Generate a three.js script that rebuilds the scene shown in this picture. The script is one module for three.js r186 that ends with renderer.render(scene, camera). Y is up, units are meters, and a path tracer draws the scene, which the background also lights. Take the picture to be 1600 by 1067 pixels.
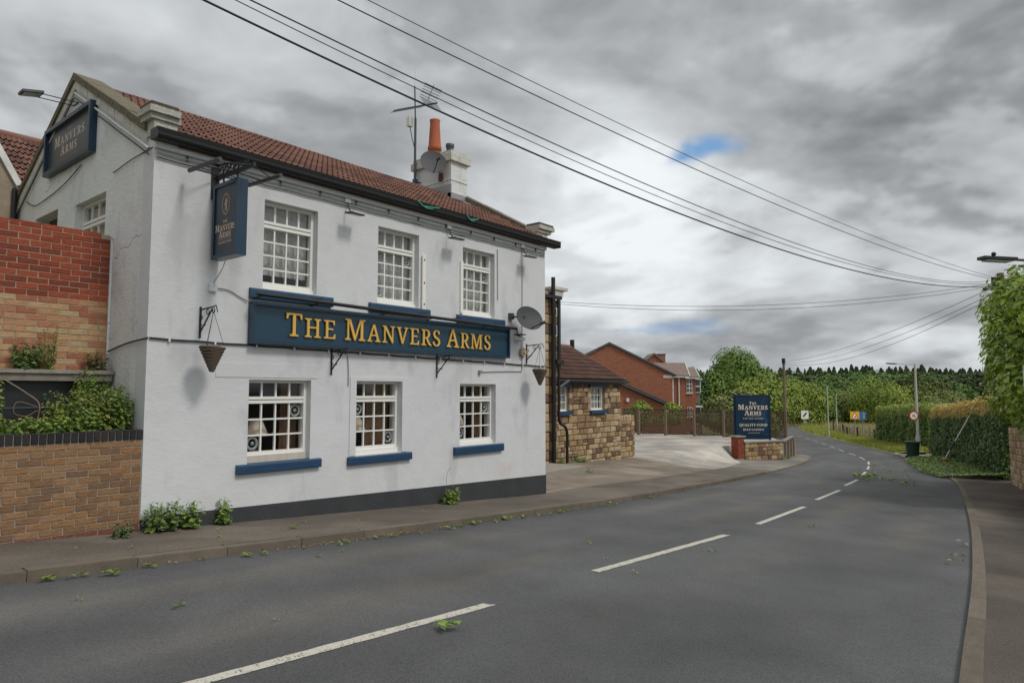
import * as THREE from 'three';
import { mergeGeometries } from 'three/addons/utils/BufferGeometryUtils.js';
import { FontLoader } from 'three/addons/loaders/FontLoader.js';

// ---------------------------------------------------------------- camera, sky, sun, exposure
const scene = new THREE.Scene();
const camera = new THREE.PerspectiveCamera(53.13, 1024 / 682, 0.1, 4000);
camera.position.set(-3.52, 1.65, 8.59);
camera.lookAt(-3.52 + 0.7696, 1.65 + 0.07198, 8.59 - 0.6344);
const renderer = new THREE.WebGLRenderer({ antialias: true });
renderer.setSize(1024, 682);
renderer.toneMapping = THREE.LinearToneMapping;
renderer.toneMappingExposure = 1.27;
renderer.shadowMap.enabled = true;

function rng(seed) { let a = seed >>> 0; return () => { a = (a + 0x6D2B79F5) >>> 0; let t = a; t = Math.imul(t ^ (t >>> 15), t | 1); t ^= t + Math.imul(t ^ (t >>> 7), t | 61); return ((t ^ (t >>> 14)) >>> 0) / 4294967296; }; }
const clamp = (x, a = 0, b = 1) => Math.min(b, Math.max(a, x));
const lerp = (a, b, t) => a + (b - a) * t;
const smooth = (a, b, x) => { const t = clamp((x - a) / (b - a)); return t * t * (3 - 2 * t); };
function interp(x, xs, ys) { if (x <= xs[0]) return ys[0]; for (let i = 1; i < xs.length; i++) if (x <= xs[i]) return lerp(ys[i - 1], ys[i], (x - xs[i - 1]) / (xs[i] - xs[i - 1])); return ys[ys.length - 1]; }
// 3D value noise
const H3 = (() => { const r = rng(99), t = new Float32Array(65536); for (let i = 0; i < 65536; i++) t[i] = r(); return (x, y, z) => t[(Math.imul(x, 73856093) ^ Math.imul(y, 19349663) ^ Math.imul(z, 83492791)) & 65535]; })();
function n3(x, y, z) {
  const xi = Math.floor(x), yi = Math.floor(y), zi = Math.floor(z); let u = x - xi, v = y - yi, w = z - zi;
  u = u * u * (3 - 2 * u); v = v * v * (3 - 2 * v); w = w * w * (3 - 2 * w);
  const a = H3(xi, yi, zi), b = H3(xi + 1, yi, zi), c = H3(xi, yi + 1, zi), d = H3(xi + 1, yi + 1, zi), e = H3(xi, yi, zi + 1), f = H3(xi + 1, yi, zi + 1), g = H3(xi, yi + 1, zi + 1), h = H3(xi + 1, yi + 1, zi + 1);
  return lerp(lerp(lerp(a, b, u), lerp(c, d, u), v), lerp(lerp(e, f, u), lerp(g, h, u), v), w);
}
function fbm(x, y, z, o = 5) { let s = 0, a = 0.5, n = 0; for (let i = 0; i < o; i++) { s += a * n3(x, y, z); n += a; a *= 0.5; x = x * 2.03 + 7.1; y = y * 2.03 + 3.3; z = z * 2.03 + 1.7; } return s / n; }

{ // broken cloud sky, computed
  const W = 2048, H = 1024, data = new Float32Array(W * H * 4);
  const blobs = [ // direction, angular size, brightness
    [.839, .30, -.449, .12, .20], [.79, .257, -.556, .12, .17], [.645, .255, -.721, .11, .14], [.856, .219, -.469, .08, .14], [.97, .038, -.241, .03, .12],
    [.927, .365, -.088, .16, -.13], [.954, .298, -.032, .10, -.06], [.595, .408, -.693, .15, -.10], [.285, .411, -.866, .22, -.04], [.797, .421, -.434, .15, -.06], [.979, .106, -.173, .10, .07], [.905, .245, -.348, .09, -.04]];
  for (let j = 0; j < H; j++) {
    const el = ((j + .5) / H - .5) * Math.PI, y = Math.sin(el), ce = Math.cos(el);
    for (let i = 0; i < W; i++) {
      const k = (j * W + i) * 4, az = ((i + .5) / W - .5) * 2 * Math.PI, x = ce * Math.cos(az), z = ce * Math.sin(az);
      if (y < -.02) { data[k] = .10; data[k + 1] = .10; data[k + 2] = .085; data[k + 3] = 1; continue; }
      const q = 1 / (Math.max(y, 0) + .16), px = x * q, pz = z * q;
      const wx = fbm(px * .9 + 5, pz * .9, 1.5, 4) - .5, wz = fbm(px * .9, pz * .9 + 9, 4.5, 4) - .5;
      const big = fbm(px * .7 + wx * 1.4, pz * .7 + wz * 1.4, 2.2, 3);
      const dn = (u, v) => { let s = 0, a = .5, n = 0, X = u * 1.6 + wx * .9, Z = v * 1.6 + wz * .9; for (let o = 0; o < 7; o++) { s += a * n3(X, Z, 8.8 + o); n += a; a *= .60; X = X * 1.97 + 4.1; Z = Z * 1.97 + 2.3; } return s / n; };
      const mid = dn(px, pz), lit = mid - dn(px + .03, pz + .14), fine = mid;
      let L = .435 + (big - .5) * .34 + (mid - .5) * .46 + lit * .42;
      for (const b of blobs) { const dd = 2 - 2 * (x * b[0] + y * b[1] + z * b[2]); L += b[4] * Math.exp(-dd / (2 * b[3] * b[3])); }
      const edge = smooth(.50, .58, mid + (big - .5) * .5);
      L = clamp(L + edge * .07, .2, .86);
      // thin bright cloud round the veiled sun and towards the zenith, as under real broken overcast
      { const ca = clamp(x * .075 + y * .779 + z * .623, -1, 1), an = Math.acos(ca); L *= .83 * (1 + .6 * smooth(.45, 1, y) + 1.25 * Math.exp(-an * an / .62)); }
      let r = L * .955, g = L * 1.0, bl = L * (1.01 + .05 * (1 - L));
      // holes of blue
      let hole = 0;
      { const dx = (x - .856) * .43 + (z + .407) * .90, dy = y - .319; hole = smooth(1.15, .1, Math.sqrt((dx / .050) ** 2 + ((dy - dx * .12) / .0155) ** 2) + (mid - .5) * 6); }
      { const dx = (x - .877) * .45 + (z + .473) * .88, dy = y - .089; hole = Math.max(hole, .4 * smooth(1.0, .3, Math.sqrt((dx / .08) ** 2 + (dy / .008) ** 2) + (mid - .5) * 6)); }
      if (hole > 0) { r = lerp(r, .15, hole); g = lerp(g, .29, hole); bl = lerp(bl, .50, hole); }
      data[k] = r; data[k + 1] = g; data[k + 2] = bl; data[k + 3] = 1;
    }
  }
  const t = new THREE.DataTexture(data, W, H, THREE.RGBAFormat, THREE.FloatType);
  t.mapping = THREE.EquirectangularReflectionMapping; t.magFilter = THREE.LinearFilter; t.minFilter = THREE.LinearFilter; t.wrapS = THREE.RepeatWrapping; t.needsUpdate = true;
  scene.background = t; scene.environment = t;
}
const sun = new THREE.DirectionalLight(new THREE.Color(1, .955, .88), 1.15);
sun.position.set(10 + .12 * 40, 1.25 * 40, -5 + 40); sun.target.position.set(10, 0, -5);
sun.castShadow = true; sun.shadow.radius = 22; sun.shadow.mapSize.set(2048, 2048);
Object.assign(sun.shadow.camera, { left: -60, right: 90, top: 60, bottom: -60, near: 1, far: 250 });
scene.add(sun, sun.target);

// ---------------------------------------------------------------- helpers
const names = {};
function numbered(n) { if (!(n in names)) { names[n] = 0; return n; } names[n]++; return n + '_' + String(names[n]).padStart(3, '0'); }
function tag(o, label, category, group, kind) { o.userData = {}; if (label) o.userData.label = label; if (category) o.userData.category = category; if (group) o.userData.group = group; if (kind) o.userData.kind = kind; return o; }
function thing(name, label, category, pos = [0, 0, 0], turn = 0, group) { const o = new THREE.Group(); o.name = numbered(name); o.position.set(...pos); o.rotation.y = turn; tag(o, label, category, group); scene.add(o); return o; }
function part(name, geo, mat, parent) { const m = new THREE.Mesh(geo, mat); m.name = name; parent.add(m); return m; }
function solo(name, geo, mat, label, category, group, kind) { const m = new THREE.Mesh(geo, mat); m.name = numbered(name); tag(m, label, category, group, kind); scene.add(m); return m; }
const struct = (name, geo, mat) => solo(name, geo, mat, undefined, undefined, undefined, 'structure');
function uvBox(geo, s = 1) { // uv in metres by facing
  const g = geo.index ? geo.toNonIndexed() : geo; if (!g.attributes.normal) g.computeVertexNormals();
  const p = g.attributes.position, n = g.attributes.normal, uv = new Float32Array(p.count * 2);
  for (let i = 0; i < p.count; i++) {
    const ax = Math.abs(n.getX(i)), ay = Math.abs(n.getY(i)), az = Math.abs(n.getZ(i)), x = p.getX(i), y = p.getY(i), z = p.getZ(i);
    let u, v; if (ay >= ax && ay >= az) { u = x; v = z; } else if (ax >= az) { u = z; v = y; } else { u = x; v = y; }
    uv[i * 2] = u * s; uv[i * 2 + 1] = v * s;
  }
  g.setAttribute('uv', new THREE.BufferAttribute(uv, 2)); return g;
}
const bx = (x0, x1, y0, y1, z0, z1) => { const g = new THREE.BoxGeometry(Math.abs(x1 - x0), Math.abs(y1 - y0), Math.abs(z1 - z0)); g.translate((x0 + x1) / 2, (y0 + y1) / 2, (z0 + z1) / 2); return uvBox(g); };
const merge = (arr) => mergeGeometries(arr.map(g => { const q = g.index ? g.toNonIndexed() : g; for (const k of Object.keys(q.attributes)) if (!['position', 'normal', 'uv'].includes(k)) q.deleteAttribute(k); return q; }));
const V = (x, y, z) => new THREE.Vector3(x, y, z);
function tube(pts, r, seg = 24, rad = 6) { const c = new THREE.CatmullRomCurve3(pts.map(p => V(...p)), false, 'centripetal'); return new THREE.TubeGeometry(c, seg, r, rad, false).toNonIndexed(); }
function rod(a, b, r, r2 = r, rad = 8) { const A = V(...a), B = V(...b), l = A.distanceTo(B), g = new THREE.CylinderGeometry(r2, r, l, rad); g.applyQuaternion(new THREE.Quaternion().setFromUnitVectors(V(0, 1, 0), B.clone().sub(A).normalize())); g.translate((A.x + B.x) / 2, (A.y + B.y) / 2, (A.z + B.z) / 2); return g.toNonIndexed(); }
function bar(a, b, w, h) { const A = V(...a), B = V(...b), l = A.distanceTo(B), g = new THREE.BoxGeometry(w, h, l); const m = new THREE.Matrix4().lookAt(B, A, Math.abs(B.y - A.y) > .95 * l ? V(1, 0, 0) : V(0, 1, 0)); g.applyMatrix4(m); g.translate((A.x + B.x) / 2, (A.y + B.y) / 2, (A.z + B.z) / 2); return uvBox(g); }
function poly(pts, depth, holes) { const s = new THREE.Shape(pts.map(p => new THREE.Vector2(p[0], p[1]))); for (const h of holes || []) s.holes.push(new THREE.Path(h.map(p => new THREE.Vector2(p[0], p[1])))); return new THREE.ExtrudeGeometry(s, { depth, bevelEnabled: false }); }
// chamfered block of unit size centred on origin, front towards +z
function block(ch = .12, jit = 0, seed = 1) {
  const r = rng(seed), f = ch, P = [];
  const J = () => (r() - .5) * jit;
  const o = [[-.5, -.5], [.5, -.5], [.5, .5], [-.5, .5]].map(([x, y]) => [x + J(), y + J()]);
  const inn = o.map(([x, y]) => [x * (1 - f * 1.2) + J() * .4, y * (1 - f * 2) + J() * .4]);
  const zb = -.5, zm = .5 - f, zf = inn.map(() => .5 + J() * .5);
  const quad = (a, b, c, d) => P.push(...a, ...b, ...c, ...a, ...c, ...d);
  const O = (i, z) => [o[i % 4][0], o[i % 4][1], z], I = (i) => [inn[i % 4][0], inn[i % 4][1], zf[i % 4]];
  quad(I(0), I(1), I(2), I(3));
  for (let i = 0; i < 4; i++) { quad(O(i, zm), O(i + 1, zm), I(i + 1), I(i)); quad(O(i, zb), O(i + 1, zb), O(i + 1, zm), O(i, zm)); }
  const g = new THREE.BufferGeometry(); g.setAttribute('position', new THREE.Float32BufferAttribute(P, 3)); g.computeVertexNormals();
  const uv = []; for (let i = 0; i < P.length; i += 3) uv.push(P[i] * .9 + seed * .37, P[i + 1] * .5 + P[i + 2] * .3 + seed * .71); g.setAttribute('uv', new THREE.Float32BufferAttribute(uv, 2));
  return g;
}
const B_KERB = [21, 22, 23, 24].map(s => block(.022, .008, s));
const B_BRICK = [1, 2, 3, 4].map(s => block(.05, .02, s)), B_STONE = [11, 12, 13, 14, 15, 16].map(s => block(.14, .09, s));
function piece(name, geo, mat, parent, x, y, z, w, h, d, ry = 0, rz = 0) { const m = part(name, geo, mat, parent); m.position.set(x, y, z); m.scale.set(w, h, d); m.rotation.set(0, ry, rz); return m; }

// ---------------------------------------------------------------- textures and materials
const srgb = (l) => 255 * (l <= .0031308 ? 12.92 * l : 1.055 * Math.pow(clamp(l), 1 / 2.4) - .055);
function tex(w, h, fn, color = true) {
  const d = new Uint8Array(w * h * 4);
  for (let j = 0; j < h; j++) for (let i = 0; i < w; i++) { const c = fn(i / w, j / h), k = (j * w + i) * 4; if (color) { d[k] = srgb(c[0]); d[k + 1] = srgb(c[1]); d[k + 2] = srgb(c[2]); } else d[k] = d[k + 1] = d[k + 2] = 255 * clamp(c); d[k + 3] = 255; }
  const t = new THREE.DataTexture(d, w, h); t.wrapS = t.wrapT = THREE.RepeatWrapping; t.magFilter = THREE.LinearFilter; t.minFilter = THREE.LinearMipmapLinearFilter; t.generateMipmaps = true; t.anisotropy = 8; if (color) t.colorSpace = THREE.SRGBColorSpace; t.needsUpdate = true; return t;
}
// tileable 2-d noise
function tn(u, v, per, seed) { const x = u * per, y = v * per, xi = Math.floor(x), yi = Math.floor(y); let a = x - xi, b = y - yi; a = a * a * (3 - 2 * a); b = b * b * (3 - 2 * b); const h = (i, j) => H3(((xi + i) % per + per) % per, ((yi + j) % per + per) % per, seed); return lerp(lerp(h(0, 0), h(1, 0), a), lerp(h(0, 1), h(1, 1), a), b); }
function tf(u, v, per, seed, o = 4) { let s = 0, a = .5, n = 0; for (let i = 0; i < o; i++) { s += a * tn(u, v, per << i, seed + i); n += a; a *= .55; } return s / n; }
const rep = (t, sx, sy = sx) => { const c = t.clone(); c.repeat.set(sx, sy); c.needsUpdate = true; return c; };
const C3 = (r, g, b) => new THREE.Color().setRGB(r, g, b);
const std = (r, g, b, rough = .8, o = {}) => new THREE.MeshStandardMaterial({ color: C3(r, g, b), roughness: rough, ...o });
const grainT = tex(256, 256, (u, v) => { const n = .72 + .42 * (tf(u, v, 6, 3, 5) - .15) + .18 * (tn(u, v, 128, 9) - .5); return [n, n, n]; });
const grainB = tex(256, 256, (u, v) => tf(u, v, 12, 21, 5), false);
const renderB = tex(512, 512, (u, v) => .55 * tf(u, v * 1, 24, 31, 4) + .45 * (tn(u, v, 16, 41) * .4 + .6 * H3(Math.floor(((u * 18) % 18)), Math.floor(v * 90) % 90, 7) * (.5 + .5 * tn(u, v, 64, 3))), false);
const M = {};
const frontT = tex(1024, 640, (u, v) => { // paint film with blotches, hairline soiling and a rusty patch
  let n = .80 + .10 * (tf(u, v, 5, 50, 5) - .5) + .07 * (tf(u, v, 40, 60, 3) - .5);
  const st = smooth(.60, .80, tf(u * 1, v * .25, 24, 70, 4)) * .10; n -= st;
  const d = Math.hypot((u - .79) / .05, (v - .12) / .03) + (tf(u, v, 30, 77, 4) - .5) * 2.5, rust = smooth(1.1, .2, d) * .22;
  return [n, n * (1 - rust * .35) * 1.0, n * (1 - rust * .5) * 1.005];
});
frontT.repeat.set(1 / 8.4, 1 / 5.4); frontT.offset.set(0, .1);
M.front = std(.785, .792, .80, .85, { map: frontT, bumpMap: rep(renderB, .8), bumpScale: .0035 });
const gableT = tex(512, 512, (u, v) => { let n = .93 + .2 * (tf(u, v, 4, 80, 5) - .5); const s = smooth(.48, .72, tf(u, v, 6, 90, 6)), s2 = smooth(.55, .75, tf(u * 1, v * .3, 20, 95, 4)); n *= 1 - .10 * s - .10 * s2 - .12 * smooth(.5, .8, tf(u, v, 48, 97, 3)) * s; for (const [s, f, o] of [[401, 5, .30], [402, 4, .55], [403, 6, .8]]) { const cx = Math.abs(v - o - .16 * (tf(u, .3, f, s, 5) - .5) - .18 * (u - .5)); if (cx < .0022 && tn(u, .5, 9, s) > .42) n *= .55; } return [n * 1.0, n, n * .985]; });
gableT.repeat.set(1 / 4, 1 / 4);
M.gable = std(.74, .745, .75, .9, { map: gableT, bumpMap: rep(renderB, .8), bumpScale: .010 });
M.white = std(.78, .78, .76, .5, { map: rep(grainT, 1.3), bumpMap: rep(grainB, 4), bumpScale: .001 });
M.frame = std(.80, .79, .75, .45);
M.flake = std(.62, .55, .48, .8, { map: rep(grainT, 3) });
M.plinth = std(.045, .047, .052, .75, { map: rep(grainT, .7), bumpMap: rep(renderB, .8), bumpScale: .005 });
M.blue = std(.018, .062, .135, .42, { map: rep(grainT, 1.1) });
M.navy = std(.012, .048, .082, .34);
M.navyFrame = std(.010, .036, .068, .32);
M.gold = std(.74, .44, .085, .42);
M.black = std(.012, .012, .014, .4);
M.iron = std(.014, .014, .016, .55);
M.wire = std(.02, .02, .022, .6);
M.greyMetal = std(.32, .33, .34, .45, { metalness: .5 });
M.darkMetal = std(.07, .072, .078, .45, { metalness: .3 });
M.cable = std(.35, .35, .35, .6);
M.inside = std(.10, .065, .045, .9);
M.glass = new THREE.MeshPhysicalMaterial({ color: 0xffffff, roughness: .03, transmission: 1, thickness: 0, ior: 1.5 });
M.bull = new THREE.MeshPhysicalMaterial({ color: C3(.6, .63, .63), roughness: .12, transmission: .65, thickness: 0, ior: 1.5, side: THREE.DoubleSide });
M.net = new THREE.MeshPhysicalMaterial({ color: C3(.56, .57, .55), roughness: 1, transmission: .3, thickness: 0, side: THREE.DoubleSide, map: rep(grainT, 6) });
M.curtain = std(.16, .085, .045, .95, { side: THREE.DoubleSide, map: rep(grainT, 3) });
M.stoneW = std(.62, .60, .54, .9, { map: rep(grainT, 1.2), bumpMap: rep(grainB, 2), bumpScale: .012 });
M.moss = std(.17, .145, .095, .95, { map: rep(grainT, 1.5), bumpMap: rep(grainB, 3), bumpScale: .02 });
M.tile = [[.26, .125, .09], [.22, .105, .078], [.29, .145, .105], [.18, .09, .07]].map(c => std(...c, .85, { map: grainT, bumpMap: grainB, bumpScale: .004 }));
M.tileD = [[.15, .078, .056], [.12, .065, .05], [.175, .088, .062]].map(c => std(...c, .85, { map: grainT }));
M.terra = std(.50, .135, .058, .8, { map: rep(grainT, 1) });
M.mortar = std(.36, .32, .27, .95, { map: rep(grainT, 2), bumpMap: rep(grainB, 6), bumpScale: .006 });
M.mortarY = std(.40, .31, .23, .95, { map: rep(grainT, 2) });
const bm = (c) => std(...c, .9, { map: grainT, bumpMap: grainB, bumpScale: .006 });
M.brown = [[.29, .165, .078], [.25, .138, .066], [.33, .19, .095], [.215, .122, .066], [.31, .165, .074]].map(bm);
M.brownRed = [[.24, .085, .052], [.20, .075, .05]].map(bm);
M.red = [[.33, .066, .030], [.28, .054, .025], [.36, .078, .034], [.23, .050, .027]].map(bm);
M.pink = [[.50, .27, .14], [.46, .20, .11], [.55, .34, .18], [.40, .15, .08], [.52, .36, .20]].map(bm);
M.coping = [[.018, .018, .022], [.026, .025, .028], [.034, .030, .030]].map(bm);
M.stone = [[.46, .32, .175], [.39, .26, .135], [.53, .385, .22], [.30, .19, .105], [.48, .36, .225], [.17, .11, .07], [.42, .285, .155], [.56, .43, .275]].map(bm);
M.concrete = std(.33, .30, .255, .9, { map: rep(grainT, .9), bumpMap: rep(grainB, 3), bumpScale: .008 });
M.kerb = [[.16, .13, .097], [.14, .114, .085], [.178, .145, .11]].map(bm);
M.wood = std(.085, .052, .032, .9, { map: rep(grainT, 2) });
M.woodPost = std(.22, .165, .11, .9, { map: rep(grainT, 2) });
M.woodGrey = std(.27, .24, .20, .9, { map: rep(grainT, 2), bumpMap: rep(grainB, 4), bumpScale: .006 });
M.slate = std(.10, .105, .115, .7, { map: rep(grainT, 1.1) });
M.greyTile = std(.24, .175, .145, .85, { map: rep(grainT, 1.1) });
M.leaf = new THREE.MeshPhysicalMaterial({ color: 0xffffff, vertexColors: true, roughness: .62, side: THREE.DoubleSide, transmission: .4, thickness: 0 });
M.leafFar = new THREE.MeshStandardMaterial({ color: 0xffffff, vertexColors: true, roughness: .75, side: THREE.DoubleSide });
M.bark = std(.12, .09, .06, .95, { map: rep(grainT, 1), bumpMap: rep(grainB, 3), bumpScale: .02 });
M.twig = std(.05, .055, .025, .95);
// ground textures
const aspT = tex(1024, 1024, (u, v) => { const f = H3(Math.floor(u * 512), Math.floor(v * 512), 5), f2 = H3(Math.floor(u * 256) + 9, Math.floor(v * 256), 15); let n = .80 + .62 * (f - .5) + .46 * (f2 - .5) + .16 * (tf(u, v, 8, 101, 5) - .5); if (f > .994) n += .9; return [n * 1.0, n, n * .99]; });
const aspB = tex(512, 512, (u, v) => .6 * tn(u, v, 256, 111) + .4 * tn(u, v, 128, 112), false);
M.road = new THREE.MeshStandardMaterial({ color: 0xffffff, vertexColors: true, roughness: .88, map: rep(aspT, 1), bumpMap: rep(aspB, 1.5), bumpScale: .006 });
M.pave = new THREE.MeshStandardMaterial({ color: 0xffffff, vertexColors: true, roughness: .92, map: rep(aspT, 1), bumpMap: rep(aspB, 1.2), bumpScale: .006 });
const wornT = tex(512, 512, (u, v) => { const k = .55 * tn(u, v, 128, 300) + .45 * tf(u, v, 20, 310, 4); return k < .30 ? [.24, .24, .25] : k < .36 ? [.55, .55, .55] : [.9 + .2 * (tn(u, v, 200, 9) - .5), .9, .88]; });
M.paint = std(.64, .60, .52, .8, { map: rep(wornT, 1), bumpMap: rep(aspB, 1.5), bumpScale: .005 });
M.grass = new THREE.MeshStandardMaterial({ color: 0xffffff, vertexColors: true, roughness: .95, map: rep(grainT, .35), bumpMap: rep(grainB, .8), bumpScale: .05 });

// ---------------------------------------------------------------- ground shape
const SX = [-80, 15, 40, 100, 170, 4000], SS = [.06, .06, .045, .02, 0, 0];
function g0(X) { let y = 0; const seg = (a, b) => { const sa = interp(a, SX, SS), sb = interp(b, SX, SS); return (sa + sb) / 2 * (b - a); }; const k = [0, 15, 40, 100, 170]; if (X <= 0) return -.06 * Math.max(X, -80); for (let i = 0; i < 5; i++) { const a = k[i], b = i < 4 ? k[i + 1] : 4000; if (X <= a) break; y -= seg(a, Math.min(b, X)); } return y; }
const roadY = (x) => g0(x) - .1;
// level of the yard behind the sign wall
const yardL = (x) => interp(x, [0, 8, 15, 20, 37, 44, 60], [0, -.45, -.78, -1.04, -1.28, -1.58, -1.9]);
const cr = (pts, n) => { const c = new THREE.CatmullRomCurve3(pts.map(p => V(p[0], 0, p[1])), false, 'centripetal'); const o = []; for (let i = 0; i <= n; i++) o.push(c.getPoint(i / n)); return o; };
const EDGE_L = [[-60, 1.5], [-20, 1.5], [-5, 1.48], [0, 1.48], [3.6, 1.5], [6.1, 1.42], [8.7, 1.3], [13.2, .82], [18, .22], [22.4, -.42], [28.7, -1.38], [36, -2.8], [42, -4.8], [50, -11], [63, -14.2], [78, -19.6], [94, -26.4], [106, -31.1], [117, -35], [131, -38.5], [143, -46], [150, -58], [152, -80]];
const EDGE_R = [[-60, 8.2], [-20, 8.2], [-5, 8.15], [0, 8.05], [2.9, 7.84], [5, 7.67], [7.6, 7.42], [11.2, 7.03], [17.5, 6.25], [23.9, 5.35], [27.5, 4.7], [35.5, 2.6], [45.3, .3], [53.5, -2.3], [66, -7.3], [80.6, -13.3], [97, -20.5], [108.8, -25.2], [120, -28.8], [134, -31.5], [150, -38], [160, -54], [162, -80]];
const NL = 620, CL = cr(EDGE_L, NL), CRr = cr(EDGE_R, NL);
function sheet(rows, yf, colf, uvs = .5) { // rows: array of arrays of [x,z]
  const P = [], Cc = [], U = [], I = [], w = rows[0].length;
  rows.forEach(r => r.forEach(([x, z]) => { P.push(x, yf(x, z), z); const c = colf(x, z); Cc.push(...c); U.push(x * uvs, z * uvs); }));
  for (let i = 0; i < rows.length - 1; i++) for (let j = 0; j < w - 1; j++) { const a = i * w + j, b = a + 1, c = a + w, d = c + 1; I.push(a, b, c, b, d, c); }
  const g = new THREE.BufferGeometry(); g.setAttribute('position', new THREE.Float32BufferAttribute(P, 3)); g.setAttribute('color', new THREE.Float32BufferAttribute(Cc, 3)); g.setAttribute('uv', new THREE.Float32BufferAttribute(U, 2)); g.setIndex(I); g.computeVertexNormals();
  const n = g.attributes.normal; if (n.getY(0) < 0) { for (let k = 0; k < I.length; k += 3) { const t = I[k]; I[k] = I[k + 1]; I[k + 1] = t; } g.setIndex(I); g.computeVertexNormals(); }
  return g;
}
{ // terrain to the horizon
  const xs = [-1500, -600, -250, -120, -80, -60, -40, -20, -10, 0, 10, 20, 30, 40, 50, 60, 70, 80, 90, 100, 115, 130, 150, 180, 220, 300, 450, 700, 1200, 2500], zs = [-1500, -800, -400, -250, -180, -140, -110, -90, -75, -60, -50, -40, -32, -25, -18, -12, -6, 0, 6, 10, 13, 18, 25, 40, 70, 120, 250, 500, 1200];
  const rows = xs.map(x => zs.map(z => [x, z]));
  struct('terrain', sheet(rows, (x, z) => g0(x) - .42 + (x > 100 ? smooth(100, 300, x) * 1.2 : 0), (x, z) => { const n = fbm(x * .05, z * .05, 3, 3); return [.10 + .08 * n, .12 + .06 * n, .035]; }, .3), M.grass);
}
const LX = CL.map(p => p.x), LZ = CL.map(p => p.z), RX_ = CRr.map(p => p.x), RZ_ = CRr.map(p => p.z);
{ // carriageway
  const rows = []; for (let i = 0; i <= NL; i++) { const a = CL[i], b = CRr[i], r = []; for (let j = 0; j <= 34; j++) { const t = j / 34; r.push([lerp(a.x, b.x, t) + (j === 0 ? 0 : 0), lerp(a.z - .2, b.z + .2, t)]); } rows.push(r); }
  struct('road', sheet(rows, (x, z) => roadY(x), (x, z) => {
    const n = fbm(x * .22, z * .9, 6, 5), m = fbm(x * 1.3 + 40, z * 1.6, 9, 4), e = interp(x, LX, LZ), f = interp(x, RX_, RZ_), t = (z - e) / (f - e);
    let k = .112 + .085 * (n - .5) + .06 * (m - .5); // tyre-worn tracks show paler, browner stone, broken up along their length
    const tr = Math.max(...[.14, .36, .63, .86].map(q => Math.exp(-(((t - q + .05 * (n - .5)) / .05) ** 2)))) * smooth(.38, .62, fbm(x * .35, z * .7, 22, 4)); const patch = smooth(.56, .60, fbm(x * .28 + 9, z * .45, 2, 3)); k *= 1 - .10 * patch;
    return [k * (1 + .30 * tr), k * (1 + .22 * tr), k * (1.02 + .10 * tr)];
  }, .5), M.road);
}
// lane markings along the middle of the carriageway
{
  const mid = []; for (let i = 0; i <= NL; i++) mid.push([(CL[i].x + CRr[i].x) / 2, (CL[i].z + CRr[i].z) / 2]);
  const zAt = (x) => interp(x, [-20, -1.55, .92, 2.76, 6.47, 8.11, 11.76, 13.69, 17.34, 19.63, 22.6, 29.5, 32.3, 34.8, 38.3, 44.7, 64.7, 71.5, 80, 95, 110, 125], [4.75, 4.66, 4.67, 4.56, 4.48, 4.36, 4.03, 3.74, 3.34, 2.95, 2.59, 1.42, .88, .35, -.4, -2.43, -9.8, -12.6, -16.2, -23, -28.4, -33]);
  const marks = [[-3.1, .92], [2.76, 6.47], [8.11, 11.76], [13.69, 17.34], [19.4, 22.7], [25.0, 28.2], [30.3, 33.2], [35, 38], [40.2, 43.2], [45.5, 48.5], [51, 54], [56.5, 60], [63, 66.5], [69, 72.5], [75, 78.5], [81, 84.5], [-9, -5.1]];
  const rr = rng(5);
  for (const [a, b] of marks) {
    const rows = [], n = 40; for (let i = 0; i <= n; i++) { const x = lerp(a, b, i / n), z = zAt(x), e = .052, j = () => (rr() - .5) * .009; const sl = (zAt(x + .1) - zAt(x - .1)) / .2; rows.push([[x + e * sl * -1 + (i === 0 || i === n ? (rr() - .5) * .02 : 0), z - e + j()], [x, z], [x + e * sl + (i === n ? .05 : 0), z + e + j()]]); }
    struct('lane_marking', sheet(rows, (x) => roadY(x) + .004, () => [1, 1, 1], 1), M.paint);
  }
  for (const [x, z, l, w, a] of [[92, -24.5, 2.6, .35, .95], [120, -34.6, 4.0, .35, .3]]) { const c = Math.cos(a), s = -Math.sin(a); const rows = [-1, 1].map(p => [-1, 1].map(q => [x + c * p * l / 2 - s * q * w / 2, z + s * p * l / 2 + c * q * w / 2])); struct('lane_marking', sheet(rows, (x) => roadY(x) + .004, () => [1, 1, 1], 1), M.paint); }
}
// kerbs: separate stones
function kerbLine(edge, xa, xb, side, upf, lenS) {
  const root = thing('kerb', undefined, undefined); root.userData = { kind: 'structure' };
  const pts = edge.filter(p => p.x > xa - 3 && p.x < xb + 3); const cv = new THREE.CatmullRomCurve3(pts.map(p => V(p.x, 0, p.z)), false, 'centripetal'), L = cv.getLength(), n = Math.floor(L / lenS), r = rng(side + 7);
  for (let i = 0; i < n; i++) {
    const p = cv.getPointAt((i + .5) / n), t = cv.getTangentAt((i + .5) / n); if (p.x < xa || p.x > xb) continue; const up = upf(p.x), ang = Math.atan2(-t.z, t.x);
    const m = part('kerb_stone', B_KERB[i % 4], M.kerb[Math.floor(r() * 3)], root); const hh = .3;
    m.scale.set(L / n - .006, .13, hh); m.rotation.order = 'YXZ';
    m.rotation.set(-Math.PI / 2, ang, 0); // block front faces up
    const nrm = V(t.z, 0, -t.x).multiplyScalar(side); // away from the road
    const sl = (g0(p.x + .4) - g0(p.x - .4)) / .8; m.rotation.set(-Math.PI / 2, ang, 0); m.position.set(p.x + nrm.x * .065, roadY(p.x) + up - hh / 2 + (r() - .5) * .006, p.z + nrm.z * .065);
    m.rotateY(-Math.atan(sl * t.x) * 1);
  }
}
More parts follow.
